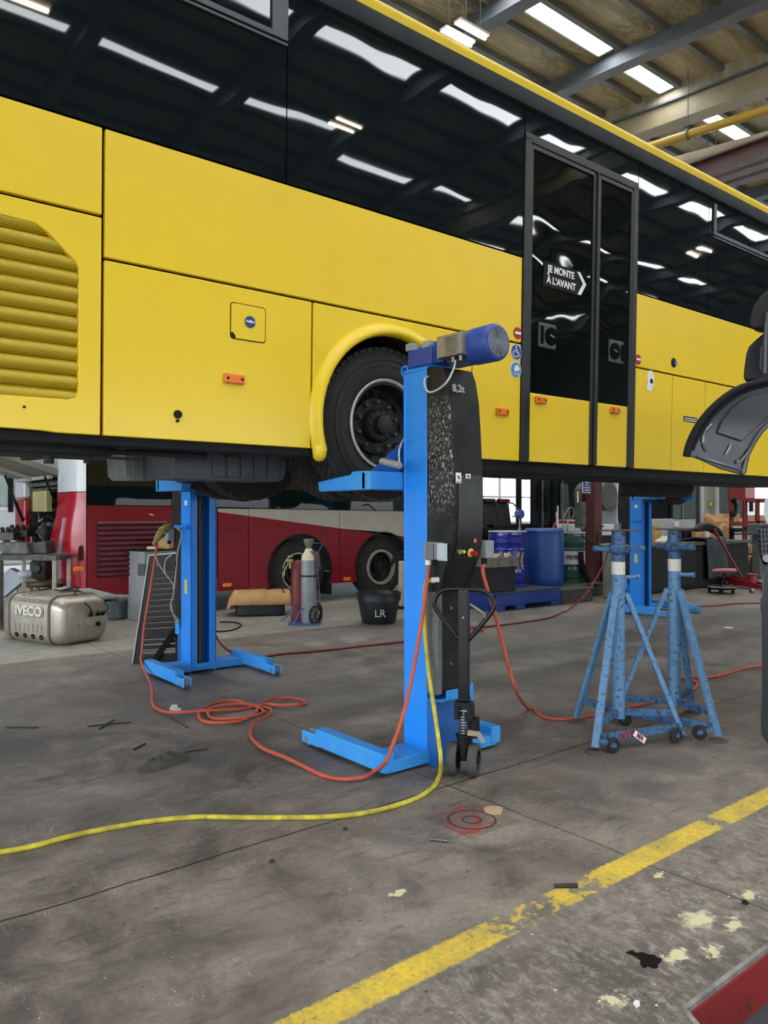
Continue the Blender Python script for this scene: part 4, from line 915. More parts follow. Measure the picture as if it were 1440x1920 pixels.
# rear corner pillar: rounded, red below and white above
def pillar(z0, z1, mat, nm, taper=0):
    b = MB(); pr = [(3.50, RY), (3.47, RY+.02), (3.40, RY+.12), (3.37, RY+.30), (3.36, RY+.62), (3.36, RY+.78), (3.50, RY+.78)]
    vs = []; n = len(pr); zs = [z0+(z1-z0)*i/12 for i in range(13)]
    for z in zs:
        k = math.sin(math.pi*min(1, max(0, (z-.45)/1.2)))*.05 if taper else 0
        cut = .0
        if taper: cut = max(0, .34*math.sin(math.pi*.5*min(1, max(0, (1.45-z)/1.0))) ) if z < 1.45 else 0
        for i, (x, y) in enumerate(pr): vs.append((x-(k if i > 1 and i < n-1 else 0), y+(cut if i >= 4 else 0), z))
    fs = [(i*n+j, i*n+(j+1) % n, (i+1)*n+(j+1) % n, (i+1)*n+j) for i in range(12) for j in range(n)]+[tuple(range(n)), tuple(12*n+j for j in range(n))]
    b.add(vs, fs); return b.build(nm, mat, rb, ang=50)
pillar(.47, 1.768, REDP, 'corner_pillar', 1); pillar(1.778, 3.3, BUSW, 'corner_pillar')
b = MB(); 
tl = []
for i in range(11):
    q = i/10; z = 1.42-.85*q; tl.append((aX(124, 960, 3.33).y+.05+.22*math.sin(math.pi*.5*q)**1.5, z))
b.prism([(y-.02, z) for y, z in tl]+[(y+.09*math.sin(math.pi*(1-(i/10)))+.015, z) for i, (y, z) in reversed(list(enumerate(tl)))], (3.30, 0, 0), (0, 1, 0), (0, 0, 1), (.05, 0, 0)); b.build('tail_lamp', M('pale_tail_lamp', 'd9c6cf', .15, col2='b98a98', ns=5, coat=.8), rb, bevel=.006)
# panels
rp([(3.515, .48), (3.9, .36), (4.62, .31), (5.44, .30), (5.44, 1.555), (4.75, 1.578), (3.515, 1.59)], REDBUS, y=RY)
GR2 = M('maroon_grille', '5a1626', .55, col2='4c1220', ns=6)
b = MB(); nl = 11; zz0, zz1 = .60, 1.375
b.prism([(3.63, zz0+.06), (3.7, zz0+.03), (4.62, zz0-.06), (4.66, zz0), (4.66, zz1-.06), (4.62, zz1), (3.68, zz1), (3.635, zz1-.04)], (0, RY-.004, 0), (1, 0, 0), (0, 0, 1), (0, .004, 0)); g2 = b.build('grille', GR2, rb)
b = MB()
for k in range(nl):
    z = zz0+(zz1-zz0)*(k+.5)/nl
    b.grid(lambda u, w: V((3.65+.99*u, RY-.006-.028*math.sin(math.pi*w), z-.03+.06*w)), 1, 6)
b.build('louvre', GR2, g2)
for x, z in ((3.405, .735), (5.60, .39), (7.86, .36)): 
    b = MB(); yy = RY-.012 if x > 3.5 else RY+.0; b.box(x-.075, x+.075, yy-.01, yy+.012, z-.03, z+.03); b.build('marker_lamp', ORG, rb, bevel=.01)
b = MB(); b.prism([(3.40, .87), (3.42, .84), (3.445, .86), (3.45, 1.0), (3.43, 1.05), (3.41, 1.03)], (0, RY-.0, 0), (1, 0, 0), (0, 0, 1), (0, .03, 0)); b.build('latch', BLK, rb)
b = MB(); b.tube([(4.38, RY-.006, 1.47), (4.44, RY-.006, 1.45)], .012, 6, 1); b.build('scuff_mark', M('primer', 'd8a36a', .7), rb)
# red with grey flash
def flash(x): return 1.50-(x-5.46)*(.45/3.67)
AR1, AR2, AZR, RR = 6.93, 8.66, .54, .60
def arch(x0, x1, cx, zt):
    P = [(x0, .30), (x0, zt(x0)), (x1, zt(x1)), (x1, .30)]
    return P
def arcpts(cx, r=RR): 
    a = math.degrees(math.asin((.30-AZR)/r)); return arc(cx, AZR, r, a, 180-a, 28)
rp([(5.455, .30), (5.455, flash(5.455)), (5.97, flash(5.97)), (5.97, .30)], REDBUS)
rp([(5.98, .30), (5.98, flash(5.98)), (7.71, flash(7.71)), (7.71, .30)]+arcpts(AR1), REDBUS)
rp([(7.72, .30), (7.72, flash(7.72)), (9.4, flash(9.4)), (9.4, .30)]+arcpts(AR2), REDBUS)
rp([(9.41, .30), (9.41, flash(9.41)), (11.1, flash(11.1)), (11.1, .30)], REDBUS)
for a, c in ((5.455, 5.97), (5.98, 7.71), (7.72, 9.4), (9.41, 11.1)): rp([(a, flash(a)), (a, 1.555-.012*(a-5.4)), (c, 1.555-.012*(c-5.4)), (c, flash(c))], CREAMW)
rp([(5.46, 1.243), (5.46, 1.250), (5.965, 1.25), (5.965, 1.243)], BLK, 'panel_gap', y=RY-.001, th=.002, bevel=0)
rp([(5.60, .98), (5.60, 1.17), (5.80, 1.17), (5.80, .98), (5.79, .98), (5.79, 1.16), (5.61, 1.16), (5.61, .98)], REDDIRT, 'fuel_flap', y=RY-.002, th=.002, bevel=0)
b = MB()
for cx in (AR1, AR2):
    for i in range(1): b.lathe([(RR, 0), (RR+.03, 0), (RR+.03, -.03), (RR, -.03), (RR, 0)], (cx, RY-.005, AZR), (0, 1, 0), 40, a0=0)
    
# arch trims only above the sill
bt = MB()
for cx in (AR1, AR2): bt.tube([(x, RY-.01, z) for x, z in arcpts(cx, .60)], .016, 6, 1)
bt.build('arch_trim', RUB, rb)
b = MB(); b.box(7.50, 7.56, RY+.02, RY+.3, .12, .5); b.build('mud_flap', RUB, rb)
for cx in (AR1, AR2): wheel(rb, cx, RY+.06, .525)
# wheel rim of the rear one is pale: ring
b = MB(); b.lathe([(.30, .03), (.31, .0), (.27, .0), (.262, .05), (.27, .08)], (AR2, RY+.045, .525), (0, 1, 0), 48); b.build('rim_ring', M('dusty_rim', '9a958a', .5, .2, col2='7d7970', ns=8), rb)
# glass band and roof
rp([(3.52, 1.60), (4.71, 1.59), (4.71, 3.1), (3.52, 3.1)], GLASS, 'window_pane', bevel=0); rp([(4.72, 1.588), (6.6, 1.556), (6.6, 3.1), (4.72, 3.1)], GLASS, 'window_pane', bevel=0); rp([(6.61, 1.552), (11.1, 1.50), (11.1, 3.1), (6.61, 3.1)], GLASS, 'window_pane', bevel=0)
b = MB(); b.box(3.45, 11.1, RY, RB, 3.1, 3.35); b.build('roof', BUSW, rb, bevel=.05)
# open engine bay
b = MB(); b.box(3.45, 3.55, 11.5, 13.4, 2.06, 3.2); b.build('rear_panel', BUSW, rb, bevel=.03)
b = MB(); b.box(3.38, 3.5, 13.35, 13.9, .85, 1.72); b.build('corner_pillar', REDP, rb, bevel=.04); b = MB(); b.box(3.38, 3.5, 13.35, 13.9, 1.73, 3.2); b.build('corner_pillar', BUSW, rb, bevel=.04)
b = MB(); b.box(4.4, 4.45, 11.4, 13.5, .4, 2.05); b.box(3.5, 4.45, 13.3, 13.35, .4, 2.05); b.box(3.5, 4.45, 11.45, 11.5, .4, 2.05); b.box(3.5, 4.4, 11.4, 13.5, 2.05, 2.1); b.build('engine_bay', M('engine_bay_black', '1d1e20', .7, col2='2d2e30', ns=5), rb)
ALU = M('dirty_aluminium', '8f8f8b', .45, .6, col2='4d4d4b', ns=12)
b = MB(); b.tube([(3.46, 11.5, 1.93), (3.46, 13.3, 1.93)], .035, 10, 1); b.tube([(3.5, 11.6, 1.86), (3.5, 13.3, 1.86)], .02, 8, 1); b.build('cross_tube', ALU, rb)
def eX(u, v, x): return aX(u, v, x)
t1, t2 = eX(71, 921, 3.62), eX(100, 960, 3.62)
b = MB(); b.box(3.5, 3.72, min(t1.y, t2.y), max(t1.y, t2.y), t2.z, t1.z); et = b.build('coolant_tank', M('yellowed_tank', 'c9c38f', .4, col2='b0a972', ns=5), rb, bevel=.03, seg=3)
b = MB(); b.cyl(((3.6), (t1.y+t2.y)/2, t1.z), (3.6, (t1.y+t2.y)/2, t1.z+.06), .035); b.build('cap', BLK, et)
t1, t2 = eX(99, 920, 3.7), eX(120, 956, 3.7)
b = MB(); b.box(3.6, 3.85, min(t1.y, t2.y), max(t1.y, t2.y), t2.z, t1.z); b.build('white_reservoir', M('white_reservoir', 'd9dde0', .35, col2='aeb4b8', ns=9), rb, bevel=.03)
pc = eX(81, 997, 3.5)
b = MB(); b.lathe([(0, .10), (.03, .10), (.035, .06), (.06, .06), (.065, .04), (.075, .04), (.10, .05), (.105, .02), (.125, .02), (.125, -.05), (0, -.05)], pc, (-1, 0, 0), 36); b.build('pulley', ALU, rb)
b = MB(); b.lathe([(.127, .015), (.130, .015), (.130, -.03), (.127, -.03)], pc, (-1, 0, 0), 36); b.cyl(pc+V((0, -.0, 0)), pc+V((.3, 0, 0)), .16, n=24); b.box(3.7, 4.3, 11.6, 13.0, .6, 1.3); b.build('engine_block', M('engine_dark', '2a2b2c', .5, .3, col2='4a4a48', ns=14), rb, bevel=.01)
b = MB(); b.tube([eX(57, 950, 3.6), eX(58, 980, 3.55), eX(64, 1000, 3.5), eX(72, 1012, 3.55)], .045, 12); b.tube([eX(66, 945, 3.65), eX(67, 975, 3.6), eX(76, 990, 3.6)], .04, 12); b.tube([eX(80, 975, 3.6), eX(95, 968, 3.55), eX(112, 985, 3.6)], .03, 10)
b.tube([eX(62, 1000, 3.5), eX(68, 1020, 3.5), eX(72, 1030, 3.55)], .035, 10); b.build('coolant_hose', RUB, rb)
b = MB(); b.cyl(eX(56, 930, 3.55), eX(56, 942, 3.55), .07); b.cyl(eX(72, 962, 3.5), eX(74, 975, 3.5), .012); b.cyl(eX(73, 978, 3.45), eX(82, 972, 3.5), .02); b.box(3.5, 3.56, eX(64, 997, 3.5).y, eX(52, 997, 3.5).y, 1.16, 1.19); b.cyl(eX(90, 982, 3.5), eX(98, 984, 3.5), .03); b.build('metal_fitting', ALU, rb)
# raised hatch
HB_ = M('hatch_underside', '8b8880', .6, col2='6a6862', ns=3)
hs = V((1.45, 0, -.36))
b = MB(); b.add([(3.42, 11.45, 2.0), (3.42, 13.6, 2.0), (2.0, 13.6, 2.42), (2.0, 11.45, 2.42), (3.44, 11.45, 2.08), (3.44, 13.6, 2.08), (2.02, 13.6, 2.50), (2.02, 11.45, 2.50)], [(0, 1, 2, 3), (7, 6, 5, 4), (0, 3, 7, 4), (1, 5, 6, 2), (0, 4, 5, 1), (3, 2, 6, 7)]); ht = b.build('engine_hatch', HB_, rb, bevel=.015)
b = MB(); b.bar((3.3, 11.6, 2.0), (3.3, 13.4, 2.0), .05, .05); b.bar((2.2, 11.55, 2.34), (2.2, 13.5, 2.34), .05, .05); b.bar((3.3, 12.5, 2.0), (2.2, 12.5, 2.33), .05, .05); b.build('stiffener', M('hatch_frame', 'a9a69b', .5), ht)
b = MB()
for (p_, q_) in (((84, 893, 3.1), (117, 978, 3.5)), ((10, 893, 2.75), (46, 985, 3.46))):
    a1 = aX(p_[0], p_[1], p_[2]); a2 = aX(q_[0], q_[1], q_[2]); b.tube([a1, a1.lerp(a2, .5)], .018, 8, 1); b.tube([a1.lerp(a2, .5), a2], .026, 8, 1)
b.build('gas_strut', BLK, ht)
# ---------------------------------------------------------------- left-hand clutter
TK = M('fuel_tank_aluminium', 'b2aca0', .38, .65, col2='8f897d', ns=5, amt=.8)
tk = root('fuel_tank', 'dented aluminium fuel tank lying on the pale floor at left', 'fuel tank', (2.75, 9.45, 0))
tx_ = V((.34, -.94, 0)).normalized(); ty = V((.94, .34, 0)).normalized(); TC = V((2.83, 9.52, 0))-R*.085
def tloc(a, c, z): return TC+tx_*a+ty*c+UP*z
def sect(w, h, r, n=6, z0=0.0):
    out = []
    for (sx, sz, a0) in ((1, 1, 0), (-1, 1, 90), (-1, -1, 180), (1, -1, 270)):
        for i in range(n+1):
            a = math.radians(a0+90*i/n); out.append((sx*(w/2-r)+math.cos(a)*r, z0+h/2+sz*(h/2-r)+math.sin(a)*r))
    return out
def skin(rings):
    b = MB(); n = len(rings[0]); vs = [p for r_ in rings for p in r_]
    fs = [(i*n+j, i*n+(j+1) % n, (i+1)*n+(j+1) % n, (i+1)*n+j) for i in range(len(rings)-1) for j in range(n)]+[tuple(range(n)), tuple((len(rings)-1)*n+j for j in range(n))]
    return b.add(vs, fs)
def tsec(a, w, h, r, dz=0): return [tloc(a, x, z+dz) for x, z in sect(w, h, r)]
W_, H_, R_ = .66, .54, .13
b = skin([tsec(-.56, .50, .40, .12, .07), tsec(-.54, .58, .47, .13, .035), tsec(-.49, .64, .52, R_, .01), tsec(-.42, W_, H_, R_), tsec(.42, W_, H_, R_), tsec(.49, .64, .52, R_, .01), tsec(.545, .58, .47, .13, .035), tsec(.565, .50, .40, .12, .07)])
b.build('tank_shell', TK, tk, ang=50)
b = skin([tsec(-.34, W_+.012, H_+.012, R_, -.006), tsec(.34, W_+.012, H_+.012, R_, -.006)]); 
for a in [-.24+.08*i for i in range(7)]:
    b.obox(tloc(a, -.340, .18), (.010, .012, .09), tx_); b.bar(tloc(a, -.325, .475), tloc(a+.0, -.22, .553), .010, .012)
pl_ = b.build('cladding', M('aluminium_clad', 'bdb7aa', .36, .65, col2='a09a8e', ns=4), tk, ang=50)
b = MB(); b.prism([(x_, z_) for x_, z_ in sect(.50, .13, .03, 4, .305)], tloc(0.02, -.337, 0), tx_, UP, ty*-.008); pt = b.build('name_plate', M('plate_alu', '979184', .45, .5), tk, bevel=.004)
text('IVECO', 'lettering', M('embossed_alu', 'd8d3c6', .45, .3), pt, tloc(.02, -.348, .37), tx_, UP, .15, .010, bold=.004, sx=1.12)
for a in (-.36, .36):
    b = MB(); A0 = tsec(a-.018, W_+.02, H_+.02, R_, -.01); A1 = tsec(a+.018, W_+.02, H_+.02, R_, -.01); b = skin([A0, A1]); b.build('strap', M('dark_strap', '5c4a44', .6), tk)
b = MB()
for a in (-.22, -.07, .08, .23): b.lathe([(.0, -.004), (.018, -.002), (.028, .006), (.03, .0)], tloc(a, -.336, .085), -ty, 16)
b.build('clamp_hole', BLK, tk)
b = MB(); b.lathe([(0, .02), (.018, .02), (.03, .01), (.035, 0)], tloc(.545, -.10, .22), tx_, 20); b.build('drain_plug', BLK, tk)
b = MB(); b.prism(sect(.30, .10, .045, 6, .20), tloc(.53, .14, 0), ty, UP, tx_*.06); 
for k in range(3): b.bar(tloc(.563, -.06+.0*k, .38-.035*k), tloc(.563, .0, .395-.035*k), .006, .006)
fl_ = b.build('fitting_plate', TK, tk, bevel=.02, seg=3)
b = MB()
for c_, z in ((.06, .30), (.16, .30), (.22, .29)): b.cyl(tloc(.56, c_, z), tloc(.60, c_, z+.05), .022)
b.cyl(tloc(.585, .14, .21), tloc(.61, .14, .21), .028); b.build('fitting', BLK, fl_)
b = MB(); b.tube([tloc(.58, .16, .33), tloc(.50, .22, .40), tloc(.2, .2, .56), tloc(-.05, .1, .56)], .008, 6); b.tube([tloc(.58, .06, .33), tloc(.62, .0, .42), tloc(.4, -.02, .55), tloc(.3, .1, .62), tloc(0, .1, .57)], .009, 6); b.tube([tloc(.58, .22, .32), tloc(.62, .26, .4), tloc(.3, .3, .52), tloc(-.2, .15, .56)], .007, 6); b.build('loose_cable', RUB, tk)
BKT = M('grey_galvanised', '6f777c', .5, .3, col2='4e565b', ns=8)
c_ = aZ(215, 1160); bk = root('bucket', 'small battered grey tub on the floor right of the fuel tank', 'tub', c_)
b = MB(); b.lathe([(0, .01), (.13, .01), (.155, .0), (.165, .02), (.19, .24), (.2, .245), (.2, .26), (.185, .26), (.175, .03), (0, .03)], c_, (0, 0, 1), 24); b.build('bucket_body', BKT, bk)
# work table with engine pieces
tb = root('work_table', 'black steel frame table piled with engine parts, left edge', 'table', aD(55, 1046, 9.95).xy.to_3d())
def dp(u, v, dep): return aD(u, v, dep+.85)
TBM = M('table_steel', '2a2b2c', .5, .3, col2='555553', ns=9); TBL = M('pale_leg', 'b7b8ad', .5, col2='8f9088', ns=9)
A1, A2 = dp(-60, 1047, 9.1), dp(106, 1047, 9.1); bk_ = D*.45
b = MB(); b.bar(A1, A2, .05, .05); b.bar(A1+bk_, A2+bk_, .05, .05); b.bar(A2, A2+bk_, .05, .05); b.build('frame', TBM, tb)
b = MB(); b.poly3([A1+UP*.02, A2+UP*.02, A2+bk_+UP*.02, A1+bk_+UP*.02], UP*.012); b.build('table_top', TBM, tb)
for (p, m) in ((dp(3, 1047, 9.1), TBM), (A2-R*.03, TBL), (A2+bk_-R*.03, TBL), (dp(45, 1047, 9.5), TBL)):
    b = MB(); b.bar(V((p.x, p.y, 0)), p, .04, .04, (1, 0, 0)); b.build('leg', m, tb)
b = MB(); q1, q2 = V((A1.x, A1.y, .2)), V((A2.x, A2.y, .2)); b.poly3([q1, q2, q2+bk_, q1+bk_], UP*.02); b.build('lower_shelf', TBM, tb)
EM = M('oily_engine_metal', '55544f', .5, .4, col2='2a2a28', ns=16, amt=.9, bump=.3)
c_ = dp(24, 1030, 9.5); c_.z = .935
o = MB(); o.prism([(-.16, 0), (-.20, .16), (.18, .16), (.22, 0)], c_, R, UP, D*.3); oo = tag(o.build('oil_pan', M('pan_grey', '6b6a64', .5, .3, col2='474640', ns=12), bevel=.02), 'grey metal oil pan standing on the black table at left', 'engine part')
c_ = dp(66, 1030, 9.6); c_.z = .935; o = MB(); o.prism([(-.12, 0), (-.1, .15), (.14, .18), (.16, 0)], c_, R, UP, D*.3); tag(o.build('engine_casing', EM, bevel=.02), 'dark oily casing on the black table beneath the pulley', 'engine part')
for i in range(8):
    p = dp(57+i*4.6, 1041, 9.15+.03*(i % 3)); p.z = .935
    o = MB(); o.cyl(p-R*.014, p+R*.016, .012+.003*(i % 2), n=10); o.cyl(p+R*.016, p+R*.022, .02, n=6); tag(o.build('bolt', STEEL), 'loose steel bolt in the row along the front of the black table', 'bolt', 'bolts on the black table')
for i, (u, v, dpt, w_, h_) in enumerate(((12, 1005, 10.4, .35, .12), (40, 1000, 10.6, .3, .1))):
    p = dp(u, v, dpt); p.z = .935+h_/2 if False else p.z
    b = MB(); b.obox(V((p.x, p.y, p.z)), (w_, .3, h_), R)
    for k in range(4): b.cyl(p+R*(-.12+.08*k)+UP*.04, p+R*(-.12+.08*k)+UP*.12-D*.05, .03, n=10)
    b.cyl(p-UP*.3, p, .05); tag(b.build('engine_part', EM, bevel=.01), ('dark engine part heaped at the left edge behind the oil pan', 'dark engine part heaped just left of the red corner pillar')[i], 'engine part')
CL = M('white_wrapped_sheet', 'ccd3dc', .6, col2='b5bdc8', ns=4)
b = MB(); C0, C1_, C2, C3 = dp(3, 1118, 9.5), dp(6, 1077, 9.5), dp(20, 1064, 9.5), dp(50, 1084, 9.6)
b.poly3([dp(3, 1122, 9.4), dp(4, 1078, 9.5), dp(18, 1066, 9.6), dp(34, 1074, 9.6), dp(49, 1082, 9.6), dp(40, 1092, 9.5)], D*.14)
b.tube([dp(36, 1078, 9.5), dp(46, 1076, 9.5), dp(56, 1075, 9.55)], .05, 10)
tag(b.build('wrapped_part', CL, bevel=.02), 'white wrapped part leaning under the black table at left', 'wrapped part')
b = MB(); c_ = dp(50, 1108, 9.6); b.lathe([(0, .12), (.06, .12), (.09, .08), (.12, .02), (.12, -.04), (.07, -.08)], c_, -D+R*.3, 24); b.tube([c_+R*.1, c_+R*.14+UP*.08, c_+R*.02+UP*.15, c_-R*.1+UP*.12], .05, 12); b.bar(c_-R*.05-UP*.2, c_-UP*.05, .1, .2)
tag(b.build('turbocharger', M('pale_cast', 'b5aca0', .5, .3, col2='8a8177', ns=9)), 'pale round turbocharger under the table behind the fuel tank', 'turbocharger')
b = MB(); c_ = dp(77, 1075, 10.0); b.obox(c_, (.22, .25, .34), R); b.cyl(c_-D*.13+UP*.08, c_-D*.18+UP*.08, .07); b.bar(c_-UP*.17-R*.15, c_-UP*.17+R*.3, .12, .05); tag(b.build('gearbox_casing', EM, bevel=.02), 'dark gearbox casing under the black table beside its pale leg', 'engine part')
b = MB(); b.tube([dp(57, 1096, 9.5), dp(80, 1095, 9.5), dp(96, 1092, 9.6)], .04, 12); b.cyl(dp(74, 1090, 9.5), dp(74, 1098, 9.5), .03); b.bar(dp(30, 1120, 9.8), dp(102, 1108, 9.9), .25, .1); tag(b.build('exhaust_pipe', M('brown_pipe', '6b5f4a', .5, .3, col2='46402f', ns=9)), 'brown pipe lying on the lower shelf of the black table', 'pipe')
# white vehicle seen beyond the red coach rear
wv = root('van', 'white vehicle with large windows far left behind the raised hatch', 'van', (4.3, 18, 0))
b = MB(); b.box(2.6, 6.6, 18, 20.2, .35, 1.62); b.build('van_body', BUSW, wv, bevel=.08); b = MB(); b.box(2.7, 6.5, 18.03, 20.1, 1.6, 2.75); b.build('van_glass', M('bright_glass', 'b9cccc', .15, col2='8fa3a0', ns=1.2), wv, bevel=.05); b = MB(); b.box(2.6, 6.6, 18, 20.2, 2.72, 3.2); b.build('roof', BUSW, wv, bevel=.08)
b = MB(); 
for x in (2.6, 3.9, 4.25, 5.2, 6.5): b.box(x, x+.1, 17.99, 18.05, 1.5, 2.8)
b.build('pillar', RUB, wv)
for x in (3.4, 5.8): b = MB(); b.cyl((x, 17.98, .36), (x, 18.25, .36), .36, n=28); b.build('wheel', TYRE, wv)
# black slotted rack leaning on the tool cabinet
SL = M('rack_black', '1c1d1f', .5, col2='26282a', ns=5); SLW = M('rack_edge', 'bfc3c4', .4, .4)
K = [aZ(248, 1245, .01), aZ(342, 1240, .01), aY(334, 1038, 7.75), aY(279, 1043, 7.95)]
K[1] = K[0].lerp(K[1], 1.0)
def kp(u, w): return (K[0].lerp(K[1], u)).lerp(K[3].lerp(K[2], u), w)
nrmk = (K[1]-K[0]).cross(K[3]-K[0]).normalized(); nrmk = nrmk if nrmk.y < 0 else -nrmk
rk = root('slotted_rack', 'black slotted steel rack leaning beside the left lift', 'rack', K[0])
b = MB()
slots = [.075, .105, .155, .20]+[.30+.052*i for i in range(11)]
ws = [.028, .018, .012, .010]+[.010]*11
cur = 0.0
def strip(w0, w1, u0=0, u1=1): b.poly3([kp(u0, w0), kp(u1, w0), kp(u1, w1), kp(u0, w1)], nrmk*.012)
for s_, w_ in zip(slots, ws):
    strip(cur, s_); strip(s_, s_+w_, 0, .14); strip(s_, s_+w_, .86, 1); cur = s_+w_
strip(cur, 1); b.build('rack_panel', SL, rk)
b = MB(); b.bar(kp(0, 0)+nrmk*.01, kp(0, 1)+nrmk*.01, .012, .03, nrmk); b.bar(kp(0, 1)+nrmk*.01, kp(1, 1)+nrmk*.01, .012, .02, nrmk); b.build('bright_edge', SLW, rk)
b = MB(); b.tube([kp(.55, .88)+nrmk*.014, kp(.6, .95)+nrmk*.014, kp(.78, .99)+nrmk*.014], .006, 6); b.tube([kp(.55, .88)+nrmk*.014, kp(.58, .80)+nrmk*.014], .006, 6); b.build('cut_corner', SLW, rk)
b = MB(); b.bar(kp(.42, .0)+nrmk*.03, kp(.92, .30)+nrmk*.03, .05, .06, nrmk); b.build('prop_bar', BLK, rk)
b = MB()
for u, w in ((.2, .06), (.75, .06), (.3, .90), (.2, .24)): b.cyl(kp(u, w)+nrmk*.01, kp(u, w)+nrmk*.02, .008, n=8)
b.build('screw', STEEL, rk)
# slats catching the light behind the slots
# tool cabinet
c0 = aZ(270, 1166); cab = root('tool_cabinet', 'grey tool cabinet with an open drawer behind the black slotted rack', 'cabinet', (c0.x, c0.y, 0))
CG = M('cabinet_grey', '9a9ea0', .5, col2='85898b', ns=4)
TXv, TYv = V((.935, .17, 0)).normalized(), V((-.17, .935, 0)).normalized(); cc = V((c0.x, c0.y, 0))
dpt = cc.dot(D); zt = 1.5-(1034-960)*dpt/F
b = MB(); b.poly3([cc, cc+TXv*.75, cc+TXv*.75+TYv*.42, cc+TYv*.42], UP*zt); b.build('cabinet_body', CG, cab, bevel=.01)
b = MB(); b.poly3([cc-TXv*.03-TYv*.02+UP*zt, cc+TXv*.78-TYv*.02+UP*zt, cc+TXv*.78+TYv*.44+UP*zt, cc-TXv*.03+TYv*.44+UP*zt], UP*.03); b.build('cabinet_top', BLK, cab)
b = MB(); z_ = 1.5-(1080-960)*(dpt-.15)/F; b.poly3([cc-TXv*.1-TYv*.15+UP*z_, cc+TXv*.15-TYv*.15+UP*z_, cc+TXv*.15+UP*z_, cc-TXv*.1+UP*z_], UP*.16); b.build('side_tray', PLG, cab, bevel=.01)
CB = M('cardboard', 'b08a5c', .8, col2='a37e52', ns=5)
def on_top(u0, v0, u1, v1, base, dpth, m, nm, label, cat, dd=.2, grp=None, bev=.005):
    """box whose front face spans the given picture span at depth dpth, standing on height base"""
    a_ = aD(u0, v1, dpth); c_ = aD(u1, v0, dpth); w_ = (u1-u0)*dpth/F; h_ = max(.02, c_.z-base); mid = (a_+c_)/2
    b = MB(); b.obox(V((mid.x, mid.y, base+h_/2))+D*dd/2, (w_, dd, h_), R); return tag(b.build(nm, m, bevel=bev), label, cat, grp)
bx = on_top(292, 1005, 318, 1030, zt+.03, dpt+.1, CB, 'cardboard_box', 'cardboard box on the tool cabinet behind the left lift', 'box')
on_top(275, 1025, 292, 1031, zt+.03, dpt-.05, M('pale_wood', 'b9ab93', .7), 'wood_block', 'pale block on the tool cabinet beside the cardboard box', 'block', .12)
# folded cable coil on the floor
hose(fz([(412, 1166), (440, 1167), (452, 1172), (440, 1180), (415, 1184), (400, 1182)], .01), .010, HOSE_R if False else RUB, 'dark hose coil lying on pale floor behind the left lift')
# ---------------------------------------------------------------- parcel on black tray
ctr = aZ(490, 1158); 
b = MB(); q = [aZ(441, 1157), aZ(535, 1155)]; ex = (q[1]-q[0]).normalized(); ey = V((-ex.y, ex.x, 0)); L_ = (q[1]-q[0]).length
b.prism([(x+L_/2, y) for x, y in sect(L_, .55, .08, 4, -.275+.275)], q[0], ex, ey, UP*.20); tr_ = tag(b.build('drip_tray', M('tray_black', '15171b', .45), bevel=.03), 'black plastic tray under the brown paper parcel', 'tray')
PAP = M('brown_paper', 'c49a66', .75, col2='a87f50', ns=5, bump=.5, bs=9)
def pfn(u, w):
    p = q[0]-ex*.12+ex*(L_+.22)*u+ey*(w*.6-.03); z = .21+.14*max(0, 1-abs(2*w-1)**3)*(1-.35*(u < .08))+.018*noise.noise(V((u*7, w*5, 1))); 
    edge = min(u, 1-u, w, 1-w); 
    if edge < .02: z = .17
    if u < .04: z -= .05
    return p+UP*z
b = MB(); b.grid(pfn, 28, 14); tag(b.build('paper_parcel', PAP, solid=.012, ang=70), 'brown paper wrapped parcel lying on a black tray', 'parcel')
# gas cylinders on their trolley
cy = aZ(571, 1170); tro = root('cylinder_trolley', 'blue tubular trolley with black wheels carrying gas cylinders', 'trolley', cy+R*.08)
dcy = cy.dot(D); s_ = dcy/F
def cp(u, v, dd=0): return aD(u, v, dcy+dd)
rr = 14.5*s_; base = cp(579, 1170); base.z = .02
prof = [(0, 0), (rr*.92, 0), (rr, .03)]+[(rr, 1.5-(1050-960)*s_-.02)]
zs = 1.5-(1050-960)*s_; zt_ = 1.5-(1030-960)*s_
prof += [(rr*.93, zs+.03), (rr*.7, zs+.07), (rr*.35, zt_), (0, zt_)]
gc = root('gas_cylinder', 'grey gas cylinder with cream shoulder standing on the blue trolley', 'gas cylinder', base)
CY1 = M('cylinder_grey', '9ba0a4', .4, .2, col2='878c90', ns=6)
base0 = V((base.x, base.y, .02)); b = MB(); b.lathe(prof[:4], base0, (0, 0, 1), 32); b.build('cylinder_body', CY1, gc)
CRM = M('cream_shoulder', 'd3d0b4', .45); b = MB(); b.lathe([(rr, zs-.06)]+prof[4:], base0, (0, 0, 1), 32); b.build('shoulder', CRM, gc)
b = MB(); b.lathe([(rr*.35, zt_-.02), (rr*.4, zt_), (rr*.42, zt_+.03), (rr*.62, zt_+.06), (rr*.66, zt_+.10), (rr*.66, zt_+.12), (rr*.58, zt_+.12), (rr*.5, zt_+.05)], base0, (0, 0, 1), 24); b.build('valve_guard', GREYM, gc)
b = MB(); b.lathe([(rr*1.02, .72*zs), (rr*1.04, .72*zs), (rr*1.04, .72*zs+.02), (rr*1.02, .72*zs+.02), (rr*1.02, .72*zs)], base0, (0, 0, 1), 32); b.build('retaining_strap', RUB, gc)
base2 = cp(560, 1165, .12); base2.z = .02
g2_ = root('gas_cylinder', 'dark red gas cylinder with valve beside the grey one on the trolley', 'gas cylinder', base2)
b = MB(); z2_ = 1.5-(1072-960)*s_; b.lathe([(0, 0), (rr*.95, 0), (rr, .03), (rr, z2_), (rr*.8, z2_+.08), (rr*.3, z2_+.13), (0, z2_+.13)], base2, (0, 0, 1), 28); b.build('cylinder_body', M('cylinder_maroon', '7c2f33', .5, col2='6a262b', ns=4), g2_)
